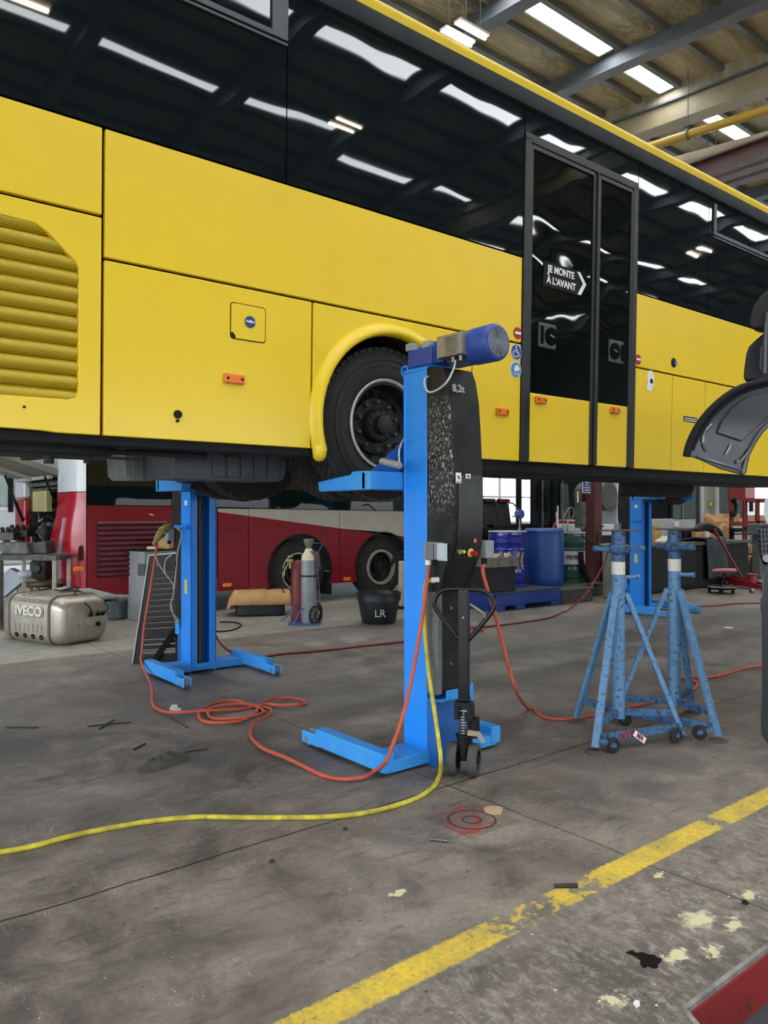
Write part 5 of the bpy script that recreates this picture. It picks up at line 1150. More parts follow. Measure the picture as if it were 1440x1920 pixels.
b = MB(); p = cp(544, 1052, -.02); b.cyl(p-R*.04, p+R*.04, .03); b.cyl(p+UP*.05, p+UP*.07, .035); b.cyl(p-UP*.1, p+UP*.03, .015); b.tube([p-R*.02-UP*.02, p-R*.07-UP*.12, p-R*.08-UP*.2], .01, 6); b.build('regulator', M('brass_dull', 'a39468', .4, .6), g2_)
TB = M('trolley_blue', '3b5f9a', .45)
b = MB(); 
for o in (0, .0): pass
up1 = cp(598, 1160, .05); up1.z = .05
b.tube([up1, cp(596, 1090, .05), cp(594, 1052, .06), cp(578, 1034, .1), cp(580, 1022, .12), cp(584, 1018, .12), cp(604, 1019, .05), cp(606, 1024, .0), cp(592, 1042, 0), cp(578, 1062, -.05), cp(577, 1160, -.14)], .010, 8, 4) if False else None
b.tube([cp(576, 1035, .08), cp(584, 1018, .1), cp(606, 1019, .1), cp(592, 1043, .06)], .010, 8, 1); b.tube([cp(578, 1030, .1), cp(577, 1168, .1)], .010, 8, 1); b.tube([cp(592, 1043, .06), cp(576, 1062, .02), cp(576, 1168, .0)], .010, 8, 1)
b.tube([cp(577, 1140, .0), cp(566, 1142, -.12), cp(560, 1150, -.14), cp(550, 1172, -.15)], .010, 8, 1); b.tube([cp(552, 1135, .0), cp(548, 1148, -.1), cp(527, 1163, -.1)], .010, 8, 1); b.tube([cp(580, 1070, .08), cp(602, 1059, .05), cp(603, 1064, .05), cp(596, 1072, .03), cp(580, 1078, .0)], .007, 8, 1)
b.obox(V((base.x, base.y, .012))-R*.05, (.42, .3, .016), R)
b.build('trolley_frame', TB, tro)
for dd in (-.05, .28):
    wc = cp(592, 1149, dd); rw = 18*s_; wc.z = rw
    ax = V((.25, -1, 0)).normalized()
    b = MB(); b.lathe([(rw*.82, -.014), (rw*.9, -.02), (rw, -.012), (rw, .012), (rw*.9, .02), (rw*.82, .014), (rw*.82, -.014)], wc, ax, 36); w_ = b.build('wheel', TYRE, tro)
    b = MB(); b.cyl(wc-ax*.02, wc+ax*.025, .014, n=14)
    b.build('hub', STEEL, w_); b = MB(); fx_, fy_, _ = frame(ax)
    for k in range(4): dv = fx_*math.cos(k*math.pi/4)+fy_*math.sin(k*math.pi/4); b.bar(wc-dv*rw*.84, wc+dv*rw*.84, .006, .01, ax)
    b.build('spoke', RUB, w_)
b = MB()
for k in range(6):
    o = k*.012; b.tube([cp(575+k, 1036, -.03+o), cp(588+k*1.5, 1036, -.06+o), cp(593+k*1.3, 1060, -.07+o), cp(588+k, 1090-k*4, -.05+o), cp(578, 1080, -.04+o), cp(576, 1050, -.03+o)], .007, 6, 5)
b.tube([cp(580, 1034, -.05), cp(590, 1040, -.06), cp(595, 1070, -.06), cp(599, 1110, -.05), cp(600, 1132, -.02)], .007, 6, 5)
tag(b.build('welding_hose', M('welding_hose', '7c4a50', .55, col2='4a5578', ns=16)), 'bundle of dark red welding hose hung on the blue trolley', 'hose')
b = MB(); b.tube([cp(534, 1062, .0), cp(527, 1076, .0), cp(526, 1095, .0), cp(533, 1112, 0)], .008, 6); tag(b.build('hose', RUB), 'short black hose hanging left of the maroon gas cylinder', 'hose')
# black tub
cb = aZ(710, 1167); sb_ = cb.dot(D)/F; r1, r2, hh = 32*sb_, 41*sb_, 57*sb_
tub = root('tub', 'round black plastic tub marked LR on the floor', 'tub', cb)
b = MB(); b.lathe([(0, .01), (r1*.95, .0), (r1, .02), (r2*.95, hh*.72), (r2*.95, hh*.74), (r2*1.0, hh*.75), (r2*1.0, hh*.93), (r2*1.04, hh*.94), (r2*1.05, hh), (r2*.97, hh), (r2*.93, hh*.9), (r1*.95, .03), (0, .025)], cb, (0, 0, 1), 48); tbb = b.build('tub_body', M('tub_black', '15191c', .4, col2='1c2024', ns=5), tub, ang=50)
text('LR', 'lettering', M('chalk', 'b5bab8', .7), tbb, cb-D*(r2*.93)+UP*hh*.37+R*.02-D*.012, R, UP, 19*sb_, .001)
# tall white bin with tubes behind the nearest lift
cb = aZ(752, 1140); sb_ = cb.dot(D)/F
b = MB(); b.obox(cb+R*.09+UP*.38, (.26, .26, .70), R); wb = root('waste_drum', 'pale dirty square can with black tubes behind the nearest lift', 'can', cb+R*.05); b.build('can_body', M('dirty_white_can', 'b9b5a4', .5, col2='8f8b7a', ns=6, amt=.9), wb, bevel=.02)
b = MB(); b.tube([aD(734, 1062, cb.dot(D)), aD(737, 1048, cb.dot(D)), aD(750, 1036, cb.dot(D)), aD(765, 1040, cb.dot(D))], .018, 10); b.tube([aD(735, 1058, cb.dot(D)-.1), aD(748, 1044, cb.dot(D)-.1), aD(765, 1046, cb.dot(D)-.1)], .014, 8); b.build('tube', RUB, wb)
b = MB(); b.obox(cb+R*.08+UP*.02, (.3, .3, .04), R); b.build('castor_base', RUB, wb)
# ================================================================== DRUM CORNER
def drum(nm, label, c, r, h, mat, steel=True, cat='drum'):
    d = root(nm, label, cat, c)
    if steel:
        pr = [(0, .01), (r*.97, .01), (r, 0), (r+.008, .005), (r+.008, .02), (r, .025)]
        for zf in (.12, .16, .20, .335, .36, .645, .67, .80, .84, .88):
            pr += [(r, h*zf-.012), (r+(.010 if zf in (.335, .36, .645, .67) else .006), h*zf), (r, h*zf+.012)]
        pr = sorted(pr[:6], key=lambda q: 0)+sorted(pr[6:], key=lambda q: q[1])
        pr += [(r, h-.03), (r+.008, h-.02), (r+.008, h), (r-.006, h), (r-.01, h-.02), (0, h-.02)]
    else:
        pr = [(0, 0), (r*.88, 0), (r*.96, .04), (r, .12), (r*1.01, h*.5), (r, h*.86), (r*.97, h*.93), (r*1.02, h*.935), (r*1.02, h*.97), (r*.9, h), (r*.86, h*.985), (0, h*.985)]
    b = MB(); b.lathe(pr, c, (0, 0, 1), 48); b.build('drum_body', mat, d, ang=28); return d
PALH = .285
C1d = V((9.79, 8.80, .28)); C2d = V((10.74, 8.80, .232)); C3d = V((11.60, 8.92, .232))
BD = M('glossy_blue_drum', '141f9a', .22, col2='101a86', ns=3, coat=.6); BP = M('blue_plastic_drum', '1f4f9c', .42, col2='1b458a', ns=2, st=(1, 1, .3)); GD = M('green_drum', '0d4a44', .35, col2='0b3f3a', ns=3, coat=.3)
d1 = drum('oil_drum', 'glossy dark blue steel drum with yellow chevrons and hand pump', C1d, .31, .905, BD)
b = MB(); b.lathe([(.307, .887), (.320, .889), (.320, .908), (.303, .908), (.298, .893)], C1d, (0, 0, 1), 48); b.build('rim', M('white_rim', 'c9ccd0', .4), d1)
YS = M('chevron_yellow', 'c8b53a', .5)
def wrap(C, r, a0, z0, pts, m, par, nm, th=.004):
    """flat shape wrapped round a drum: pts in metres (arc length, height)"""
    b = MB(); n = len(pts); vs = []
    for q in (r+.001, r+th):
        for s, z in pts: a = a0+s/r; vs.append(C+V((math.cos(a)*q, math.sin(a)*q, z0+z)))
    b.add(vs, [tuple(range(n)), tuple(range(2*n-1, n-1, -1))]+[(i, (i+1) % n, n+(i+1) % n, n+i) for i in range(n)]); return b.build(nm, m, par)
fa = math.atan2(-C1d.y, -C1d.x)
def chev(s, z, sgn=1, k=1.0): return [(s, z), (s+.05*sgn*k, z+.14*k), (s+.085*sgn*k, z+.14*k), (s+.035*sgn*k, z), (s+.085*sgn*k, z-.14*k), (s+.05*sgn*k, z-.14*k)]
for s, sg in ((.10, -1), (.13, 1), (.235, 1), (-.20, -1)): 
    wrap(C1d, .312, fa, .42, chev(s, 0, sg), YS, d1, 'chevron')
wrap(C1d, .312, fa, .56, [(-.12, 0), (.05, 0), (.05, .012), (-.12, .012)], WHT, d1, 'print')
wrap(C1d, .312, fa, .53, [(-.06, -.07), (.02, -.07), (.02, 0), (-.06, 0)], WHT, d1, 'label')
b = MB(); ph = aY(974, 964, 8.75); pc = V((ph.x, 8.75, .28+.9)); b.cyl(pc, V((pc.x, pc.y, ph.z)), .018, n=12); b.cyl(pc, pc+UP*.05, .03)
pm = b.build('hand_pump', STEEL, d1); b = MB(); b.cyl(V((pc.x-.0, pc.y-.05, ph.z)), V((pc.x, pc.y+.05, ph.z)), .075, n=28); b.build('pump_head', M('pump_blue', '2d55a8', .4), pm)
b = MB(); b.tube([V((pc.x, pc.y, ph.z+.08)), aY(968, 950, 8.75), aY(960, 943, 8.75), aY(951, 945, 8.73)], .014, 8); b.tube([V((pc.x-.05, pc.y-.06, ph.z)), aY(961, 969, 8.68)], .012, 8, 1); b.build('pump_spout', STEEL, pm)
b = MB(); b.tube([aY(914, 1001, 8.8), aY(908, 994, 8.8), aY(909, 989, 8.8), aY(922, 993, 8.75)], .014, 8); b.build('hose', RUB, d1)
d2 = drum('plastic_barrel', 'matt blue plastic barrel between the glossy blue and the green drum', C2d, .335, .985, BP, False)
b = MB(); b.cyl(C2d+V((.05, -.1, .945)), C2d+V((.05, -.1, .98)), .05); b.build('bung', WHT, d2)
d3 = drum('oil_drum', 'green steel drum with white band lettered in black', C3d, .275, .90, GD)
wa = math.atan2(-C3d.y, -C3d.x)
b = MB(); b.lathe([(.2765, .32), (.279, .32), (.279, .565), (.2765, .565)], C3d, (0, 0, 1), 48); band = b.build('white_band', M('drum_band_white', 'c4c8ca', .4), d3)
b = MB(); b.lathe([(.27, .885), (.285, .886), (.285, .903), (.268, .903)], C3d, (0, 0, 1), 40); b.build('rim', M('white_rim', 'c9ccd0', .4), d3)
for i, ch in enumerate('PETR'):
    a = wa-.12+(-.0+.19*i); pp_ = C3d+V((math.cos(a)*.281, math.sin(a)*.281, .45)); text(ch, 'lettering', LBLK, band, pp_, (-math.sin(a), math.cos(a), 0), UP, .095, .002, bold=.003)
b = MB(); pc = C3d+V((-.12, -.05, .87)); b.cyl(pc, pc+UP*.25, .02, n=12); b.tube([aY(1067, 975, 8.5), aY(1067, 953, 8.5)], .008, 6, 1); b.tube([aY(1056, 972, 8.5), aY(1066, 954, 8.5), aY(1074, 953, 8.5), aY(1076, 965, 8.5), aY(1072, 973, 8.5)], .010, 6); b.tube([aY(1057, 1000, 8.5), aY(1056, 970, 8.5)], .012, 6, 1); b.build('hand_pump', STEEL, d3)
b = MB(); b.tube([aY(1046, 994, 8.7), aY(1046, 948, 8.7)], .014, 8, 1); b.tube([aY(1045, 990, 8.68), aY(1043, 960, 8.68)], .012, 8, 1); tag(b.build('transfer_pump', M('pump_pale', 'b9bcbd', .4, .4)), 'thin pale suction tube standing on the blue plastic barrel', 'pump')
# spill pallets
SP = M('spill_blue', '123a8c', .45, col2='0f2f75', ns=3)
P0 = V((8.45, 7.98, 0)); b = MB()
b.box(8.63, 10.2, 8.0, 9.25, .07, .245); b.box(8.63, 8.86, 8.0, 9.25, 0, .1); b.box(9.1, 9.32, 8.0, 9.25, 0, .1); b.box(9.95, 10.2, 8.0, 9.25, 0, .1); b.box(8.63, 8.66, 8.0, 9.25, 0, .245)
sp = tag(b.build('spill_pallet', SP, bevel=.012), 'blue plastic spill pallet beneath the blue drums', 'pallet'); 
b = MB(); b.box(8.65, 10.18, 8.02, 9.23, .245, .28)
b.build('grating', M('dark_grating', '2a3a55', .6), sp, bevel=.005)
b = MB(); b.box(10.24, 11.06, 8.02, 9.25, 0, .205); b.box(10.21, 11.09, 7.99, 9.28, .195, .232); b.box(11.0, 12.0, 8.42, 9.25, 0, .205); b.box(11.0, 12.02, 8.40, 9.28, .195, .232); tag(b.build('spill_tray', M('grimy_tray', '4a4945', .7, col2='37352f', ns=5, amt=.9, bump=.3), bevel=.015), 'grimy grey spill tray under the green drum', 'tray')
b = MB(); b.obox((9.20, 8.0, .35), (.12, .1, .02), (1, 0, 0)) if False else None
# black crate with metal drawer of scraps in front of the blue drum
b = MB(); b.box(8.67, 9.18, 8.08, 8.7, .285, .66)
tag(b.build('crate', M('crate_black', '151617', .6), bevel=.01), 'black crate in front of the glossy blue drum', 'crate')
b = MB(); 
for q in ((8.60, 9.23, 8.05, 8.065), (8.60, 9.23, 8.735, 8.75)): b.box(q[0], q[1], q[2], q[3], .665, .81)
for q in ((8.60, 8.615), (9.215, 9.23)): b.box(q[0], q[1], 8.05, 8.75, .665, .81)
b.box(8.60, 9.23, 8.05, 8.75, .665, .675)
tag(b.build('metal_drawer', M('drawer_grey', '86847c', .5, .3, col2='5d5b54', ns=7), bevel=.002), 'shallow grey metal drawer resting on the black crate', 'drawer')
b = MB(); b.obox((8.85, 8.25, .80), (.3, .15, .02), (1, .2, .35)); b.obox((9.03, 8.3, .79), (.28, .12, .015), (1, -.1, -.2)); tag(b.build('cardboard_scrap', CB), 'folded brown cardboard scraps in the metal drawer', 'cardboard')
b = MB(); b.obox((9.08, 8.18, .82), (.09, .02, .09)); tag(b.build('paper_card', WHT), 'small white card standing in the metal drawer', 'card')
# old tyre / hose leaning against the green drum
b = MB(); b.tube([aY(1089, 1035, 8.62), aY(1090, 1052, 8.6), aY(1096, 1075, 8.58), aY(1104, 1092, 8.55)], .05, 12); tag(b.build('mud_flap', RUB), 'dark rubber strip leaning on the green drum', 'rubber strip')
# column, sign, breaker box
CM = M('oxide_brown_column', '4c2422', .55, col2='5e2f2c', ns=2)
b = MB(); b.box(13.0, 13.24, 9.38, 9.40, 0, 4.2); b.box(13.0, 13.24, 9.68, 9.70, 0, 4.2); b.box(13.11, 13.13, 9.4, 9.68, 0, 4.2); struct(b.build('building_column', CM))
b = MB(); sgp = aY(1099, 912, 9.32); b.box(sgp.x-.125, sgp.x+.125, 9.31, 9.32, sgp.z-.13, sgp.z+.13); sg = root('sign', 'small blue notice with white border fixed to the brown column', 'sign', sgp); b.build('sign_plate', WHT, sg)
b = MB(); b.box(sgp.x-.108, sgp.x+.108, 9.305, 9.311, sgp.z-.112, sgp.z+.112); sp_ = b.build('sign_face', BLS, sg)
for k, tline in enumerate(('PORTER', 'GANTS', 'ET LUNETTES', 'OBLIGATOIRE')): pass
b = MB()
random.seed(3)
for k, w_ in enumerate((.11, .10, .17, .13)):
    x = sgp.x-w_/2; z = sgp.z+.075-.05*k
    while x < sgp.x+w_/2:
        dx = random.uniform(.012, .02); b.box(x, x+dx, 9.302, 9.3055, z-.012, z+.012); x += dx+.005
b.build('illegible_lines', WHT, sp_)
b = MB(); p = aY(1088, 965, 9.3); b.box(p.x-.10, p.x+.08, 9.22, 9.36, p.z-.25, p.z+.24); eb = root('switch_box', 'grey electrical switch box on the brown column below the blue sign', 'switch box', p); b.build('box_body', M('switch_grey', '4c4e4c', .5, col2='3a3c3a', ns=8), eb, bevel=.01)
b = MB(); b.box(p.x-.06, p.x+.04, 9.20, 9.225, p.z+.02, p.z+.18); b.build('breaker', PLG, eb, bevel=.01); b = MB(); b.box(p.x-.06, p.x+.04, 9.20, 9.225, p.z-.18, p.z-.06); b.build('breaker', PLG, eb, bevel=.01); b = MB(); b.cyl((p.x-.0, 9.25, p.z-.24), (p.x, 9.25, p.z-.30), .04); b.build('cable_gland', PLG, eb, bevel=.01)
b = MB(); b.tube([(p.x-.05, 9.32, p.z+.24), (p.x-.05, 9.32, sgp.z-.1)], .014, 8, 1); b.build('conduit', WHT, eb)
b = MB(); b.tube([aY(1093, 1005, 8.6), aY(1105, 1017, 8.5), aY(1118, 1018, 8.5), aY(1121, 1000, 8.5), aY(1127, 990, 8.5), aY(1131, 985, 8.5)], .016, 8); tag(b.build('black_hose', RUB), 'black hose looping between the column and the pale bin', 'hose')
# pale bin
c_ = aZ(1140, 1128); c_ = V((11.70, 7.80, 0)); 
b = MB(); b.prism([(-.19, 0), (.19, 0), (.22, .90), (-.22, .90)], c_, (1, 0, 0), UP, (0, .34, 0)); b.box(c_.x-.25, c_.x+.25, c_.y-.03, c_.y+.37, .90, .94); tag(b.build('waste_bin', M('pale_green_bin', '7d8070', .6, col2='66695a', ns=5, amt=.8), bevel=.02), 'pale green plastic bin between grimy tray and nearer axle stand', 'bin')
# ================================================================== BACKGROUND VEHICLES
fb = root('bus', 'dark coach front with glass and white red-marked lower panel behind the drums', 'bus', (14, 10.9, 0))
b = MB(); b.box(11.72, 13.5, 10.9, 13.3, .4, 1.25); b.box(13.5, 18.4, 10.9, 13.3, .4, 1.0); b.build('lower_body', BLK, fb, bevel=.03)
b = MB(); b.box(13.72, 18.4, 10.86, 10.9, .75, 1.33); wp = b.build('side_panel', BUSW, fb, bevel=.02)
b = MB(); b.tube([aY(1037, 992, 10.83), aY(1042, 982, 10.83), aY(1050, 978, 10.83), aY(1083, 980, 10.83)], .035, 8); b.tube([aY(1060, 990, 10.83), aY(1075, 985, 10.83), aY(1084, 990, 10.83)], .03, 8); b.build('red_emblem', REDS, wp)
b = MB(); 
for x, w_ in ((12.45, .1), (12.9, .12), (13.62, .14), (14.75, .08), (18.3, .1)): b.box(x, x+w_, 10.88, 10.95, 1.0, 3.2)
b.box(11.7, 18.4, 10.9, 13.3, 3.1, 3.3); b.box(16.0, 18.4, 13.2, 13.3, 1.0, 3.2); b.build('window_pillar', BLK, fb)
b = MB(); b.box(13.02, 13.6, 10.92, 10.94, 1.25, 3.1); b.box(13.76, 18.3, 10.92, 10.94, 1.33, 3.1); b.build('window_pane', GLASS, fb)
b = MB(); b.prism([(0, 0), (.35, 0), (.25, .8), (0, .8)], (13.85, 10.89, 1.33), (1, 0, 0), UP, (0, .02, 0)); b.build('grey_fairing', M('grey_fairing', '4d5152', .5), fb)
b = MB(); b.box(13.2, 13.23, 10.86, 10.90, 1.0, 3.0); b.tube([aY(1055, 985, 10.6), aY(1055, 895, 10.6)], .012, 6, 1); b.build('grab_rail', STEEL, fb)
for k, x in enumerate((11.78, 12.22)):
    b = MB(); b.obox((x+.1, 11.2, 1.35), (.46, .12, .75), (1, .1, 0), (0, .15, 1)); s_ = b.build('seat', M('seat_black', '232324', .7), fb, bevel=.06, seg=3)
    b = MB(); b.obox((x+.1, 11.19, 1.735), (.36, .13, .09), (1, .1, 0)); b.build('headrest', M('seat_red', '6d1a1e', .7) if k else M('seat_black', '232324', .7), s_, bevel=.03)
# wide parked coach beyond the bench (white band, windows)
gb = root('bus', 'pale coach with big windows parked beyond the black workbench', 'bus', (16, 10.9, 0))
b = MB(); b.box(18.6, 24.0, 11.6, 14, .35, 1.30); b.build('side_panel', M('bus_grey_white', 'a7aaa8', .4, col2='989b99', ns=3), gb, bevel=.02)
b = MB(); b.box(18.6, 24.0, 11.7, 14, 1.30, 3.0); b.build('dark_interior', M('interior_dark', '3c4644', .5, col2='252b2a', ns=1.2), gb)
b = MB(); b.box(18.6, 23.9, 11.63, 11.65, 1.32, 3.0); b.build('window_pane', M('greenish_glass', '46524f', .05, col2='59645f', ns=.9), gb)
b = MB(); 
for x in (18.6, 20.1, 21.2, 23.2): b.box(x, x+.09, 11.6, 11.7, 1.3, 3.1)
b.box(18.6, 24, 11.6, 14, 3.0, 3.3); b.build('window_pillar', M('pillar_grey', '5f6363', .5), gb)
b = MB()
for a_ in (1255, 1268): p = aY(a_, 983, 11.58); b.box(p.x-.12, p.x+.12, 11.57, 11.6, p.z-.07, p.z+.07)
b.build('sticker', M('pale_stickers', 'd9c98a', .5, col2='e2e2de', ns=12), gb)
# round air tank on a truck chassis
at = root('truck', 'white truck flank with round grey air tank beside the rear right lift', 'truck', (14.6, 9.6, 0))
p = aY(1143, 930, 9.6); b = MB(); b.cyl((p.x, 9.6, p.z), (p.x, 10.3, p.z), .30, n=36); b.lathe([(.2, 0), (.22, -.01), (.24, 0)], (p.x, 9.6, p.z), (0, 1, 0), 36); b.build('air_tank', M('grey_tank', '4a4a44', .55, col2='5c5c55', ns=4), at, bevel=.02)
b = MB(); b.box(p.x-.6, p.x+.35, 9.7, 10.5, 1.0, 1.25); b.box(p.x+.35, p.x+.55, 9.65, 10.4, .8, 2.6); b.build('cab_panel', BUSW, at, bevel=.03)
b = MB(); b.box(p.x-.6, p.x+.55, 9.75, 10.5, .45, 1.0); b.build('chassis', UNDER, at)
b = MB(); b.cyl((p.x-.1, 9.7, .5), (p.x-.1, 10.0, .5), .5, n=36); b.build('wheel', TYRE, at)
# vans beyond the open doorway on the right
for i, (x0, yy, colr, lb) in enumerate(((27.5, 15.2, 'e8c9dc', 'white and pink vehicle in the bright yard beyond the red press'), (33.5, 17.5, 'e6e9ee', 'white vehicle further right in the bright yard'))):
    vn = root('van', lb, 'van', (x0, yy, 0))
    b = MB(); b.prism([(0, .35), (4.8, .35), (4.8, 1.3), (4.4, 2.25), (.6, 2.25), (0, 1.3)], (x0, yy, 0), (1, 0, 0), UP, (0, 2, 0)); b.build('van_body', M('van_%s' % ('pinkish' if i == 0 else 'white'), colr, .35, col2='f0eef2', ns=.8), vn, bevel=.1)
    b = MB(); b.prism([(.35, 1.3), (4.45, 1.3), (4.2, 2.05), (.8, 2.05)], (x0, yy-.012, 0), (1, 0, 0), UP, (0, .05, 0)); b.build('side_window', M('pale_sky_glass', '9fc3d0', .15), vn)
    for x in (.9, 3.8): b = MB(); b.cyl((x0+x, yy-.02, .35), (x0+x, yy+.2, .35), .35, n=28); b.build('wheel', TYRE, vn)
# ================================================================== WORKBENCH AREA
WBX0, WBX1, WBY = 12.3, 16.4, 7.95
wbk = root('workbench', 'long black workbench behind the axle stands', 'workbench', (14, WBY, 0))
BK = M('bench_black', '101112', .55, col2='18191a', ns=3, spec=.35)
for k in range(4):
    a = WBX0+(WBX1-WBX0)*k/4; b = MB(); b.box(a+.01, a+(WBX1-WBX0)/4-.01, WBY, WBY+.02, .06, .84); b.build('front_panel', BK, wbk, bevel=.005)
b = MB(); b.box(WBX0, WBX1, WBY+.02, WBY+.8, 0.02, .84); b.build('bench_body', BK, wbk)
b = MB(); b.box(WBX0-.05, WBX1+.05, WBY-.04, WBY+.85, .85, .91); b.build('bench_top', M('bench_top_steel', '6a6a64', .45, .4, col2='474742', ns=6), wbk, bevel=.005)
def item(u0, v0, u1, v1, y, m, nm, label, cat, dd=.1, base=.91, bev=.01, grp=None):
    a_ = aY(u0, v1, y); c_ = aY(u1, v0, y); b = MB(); b.box(a_.x, c_.x, y, y+dd, base, max(base+.02, c_.z)); return tag(b.build(nm, m, bevel=bev), label, cat, grp)
item(1305, 997, 1322, 1017, 8.2, CB, 'cardboard_box', 'brown box on the workbench with a pale bottle beside it', 'box')
c_ = aY(1326, 1017, 8.1); b = MB(); b.lathe([(0, 0), (.045, 0), (.045, .14), (.03, .18), (.02, .2), (0, .2)], (c_.x, 8.1, .91), (0, 0, 1), 20); tag(b.build('spray_bottle', M('pale_can', 'a9adb0', .4)), 'pale grey bottle beside the brown box on the workbench', 'bottle')
item(1228, 985, 1240, 1003, 8.3, CB, 'cardboard_box', 'brown box on the bench left of the pale paper', 'box', .3)
b = MB(); p = aY(1245, 996, 8.15); b.obox((p.x, 8.15, .99), (.35, .2, .03), (1, 0, .35)); tag(b.build('paper_sheet', M('crumpled_white', 'c9c1ae', .7)), 'crumpled pale sheet on the bench behind the right stand saddle', 'paper')
item(1255, 1002, 1262, 1016, 8.1, M('grey_can', '8d8f8e', .4, .4), 'tin_can', 'small grey tin on the workbench', 'tin', .12)
item(1284, 990, 1304, 1016, 8.35, BLK, 'tool_case', 'black case on the workbench left of the brown box', 'case', .3)
b = MB(); b.tube([aY(1305, 998, 8.5), aY(1312, 990, 8.5), aY(1325, 988, 8.5), aY(1345, 997, 8.5), aY(1352, 1010, 8.5)], .09, 10); tag(b.build('black_bag', BLK), 'black bag lying on the workbench in front of the plywood', 'bag')
PLY = NT('plywood'); v_ = PLY.coord(); wv_ = PLY.n('ShaderNodeTexWave', wave_type='RINGS'); PLY.L.new(PLY.mapv(v_, (.6, .6, 1.2)), wv_.inputs[0]); wv_.inputs['Scale'].default_value = 3.5; wv_.inputs['Distortion'].default_value = 9; wv_.inputs['Detail'].default_value = 3
PLY.setp(color=PLY.mix(wv_.outputs[1], (*lin('c9a272'), 1), (*lin('9c6c3a'), 1)), rough=.6)
a_, c_ = aY(1322, 1000, 9.0), aY(1367, 963, 9.0); b = MB(); b.box(a_.x, c_.x, 9.0, 9.03, .91-.9, c_.z); tag(b.build('plywood_sheet', PLY.m), 'plywood sheet standing behind the workbench', 'plywood')
a_, c_ = aY(1320, 935, 9.6), aY(1347, 912, 9.6); b = MB(); b.box(a_.x, c_.x, 9.6, 9.7, 1.75, 2.4); b.box(a_.x, c_.x, 9.62, 9.68, 0, 1.75); ip = tag(b.build('notice_panel', M('panel_grey_cream', '8b8a82', .6, col2='a29c88', ns=1)), 'grey and cream panel behind the plywood sheet', 'panel')
p = aY(1333, 945, 9.58); b = MB(); b.box(p.x-.05, p.x+.05, 9.58, 9.6, p.z-.05, p.z+.05); b.build('yellow_tag', M('tag_yellow', 'd9d83a', .5), ip)
b = MB(); 
for u in (1318, 1347): q_ = aY(u, 960, 9.5); b.box(q_.x-.03, q_.x+.03, 9.5, 9.56, 0, 3.2)
for i, u in enumerate((1318.5, 1347)):
    q_ = aY(u, 960, 9.4); b = MB(); b.box(q_.x-.03, q_.x+.03, 9.4, 9.46, 0, 3.4); tag(b.build('door_post', M('pale_post', 'b3b6b4', .5)), ('pale upright post left of the grey panel', 'pale upright post right of the grey panel')[i], 'post')
b = MB(); q_ = aY(1304, 940, 9.7); b.box(q_.x+.1, q_.x+.35, 9.7, 9.75, .3, 3.4); struct(b.build('trim_3', M('dark_jamb', '35383a', .5)))
# red press frame
PR = M('press_red', '7e1d20', .5, col2='6c171a', ns=3)
pr = root('hydraulic_press', 'red steel press frame beyond the right end of the workbench', 'press', aY(1395, 1090, 9.2))
def pb(u0, v0, u1, v1, y=9.2, dd=.05, m=PR, nm='frame_beam'):
    a_ = aY(u0, v1, y); c_ = aY(u1, v0, y); b = MB(); b.box(a_.x, c_.x, y, y+dd, a_.z, c_.z); return b.build(nm, m, pr, bevel=.01)
pb(1368, 910, 1398, 938); pb(1395, 938, 1402, 1098); pb(1370, 938, 1374, 1098); pb(1374, 978, 1396, 986, dd=.15); pb(1398, 935, 1440, 942, nm='frame_beam'); pb(1398, 912, 1416, 934, m=M('press_pink', 'b9868c', .5), nm='side_plate'); pb(1419, 938, 1425, 1098); pb(1402, 976, 1440, 986, dd=.15); pb(1405, 1080, 1440, 1096)
b = MB(); p = aY(1379, 940, 9.15); b.tube([aY(1376, 935, 9.15), aY(1380, 950, 9.15), aY(1377, 965, 9.15), aY(1372, 962, 9.15)], .05, 8); tag(b.build('work_cloth', RUB), 'black cloth hanging on the red press frame', 'cloth')
a_ = aY(1408, 950, 9.1); b = MB(); b.box(a_.x, a_.x+.13, 9.1, 9.15, a_.z-.12, a_.z+.12); tag(b.build('control_pendant', BLK, bevel=.01), 'black control pendant hanging by the red press', 'pendant')
for i, (u0, v0, u1, v1, lb) in enumerate(((1376, 964, 1388, 978, 'small plywood block on the red press table'), (1403, 966, 1418, 976, 'large cardboard box right of the red press upright'), (1404, 1023, 1417, 1038, 'cardboard box low down between bench end and round wheel'), (1426, 966, 1440, 976, 'cardboard box at the right edge above the grille'))):
    a_, c_ = aY(u0, v1, 9.25), aY(u1, v0, 9.25); b = MB(); b.box(a_.x, c_.x, 9.25, 9.32, a_.z, c_.z); tag(b.build('cardboard_box', CB, bevel=.01), lb, 'box')
b = MB()
for (u0, v0, u1, v1) in ((1375, 990, 1394, 998), (1374, 1000, 1394, 1003), (1402, 988, 1428, 994), (1374, 990, 1377, 1096), (1425, 988, 1428, 1092)): a_, c_ = aY(u0, v1, 9.0), aY(u1, v0, 9.0); b.box(a_.x, c_.x, 9.0, 9.08, a_.z, c_.z)
q_ = aY(1404, 1038, 9.25); b.box(q_.x-.1, q_.x+.5, 9.0, 9.34, q_.z-.03, q_.z); b.box(q_.x+.3, q_.x+.34, 9.3, 9.34, 0, q_.z)
tag(b.build('storage_rack', BLK), 'dark racking behind the right end of the workbench', 'rack')
c_ = aY(1414, 1060, 8.6); b = MB(); ax = V((-.35, -1, 0)).normalized(); b.lathe([(.13, 0), (.15, -.03), (.24, -.02), (.26, .02), (.26, .10), (.22, .10), (.13, .06), (.13, 0)], c_, ax, 40); tag(b.build('brake_disc', M('old_rim', '8f8a82', .5, .3, col2='6d6861', ns=8)), 'round steel disc standing at the right end of the workbench', 'disc')
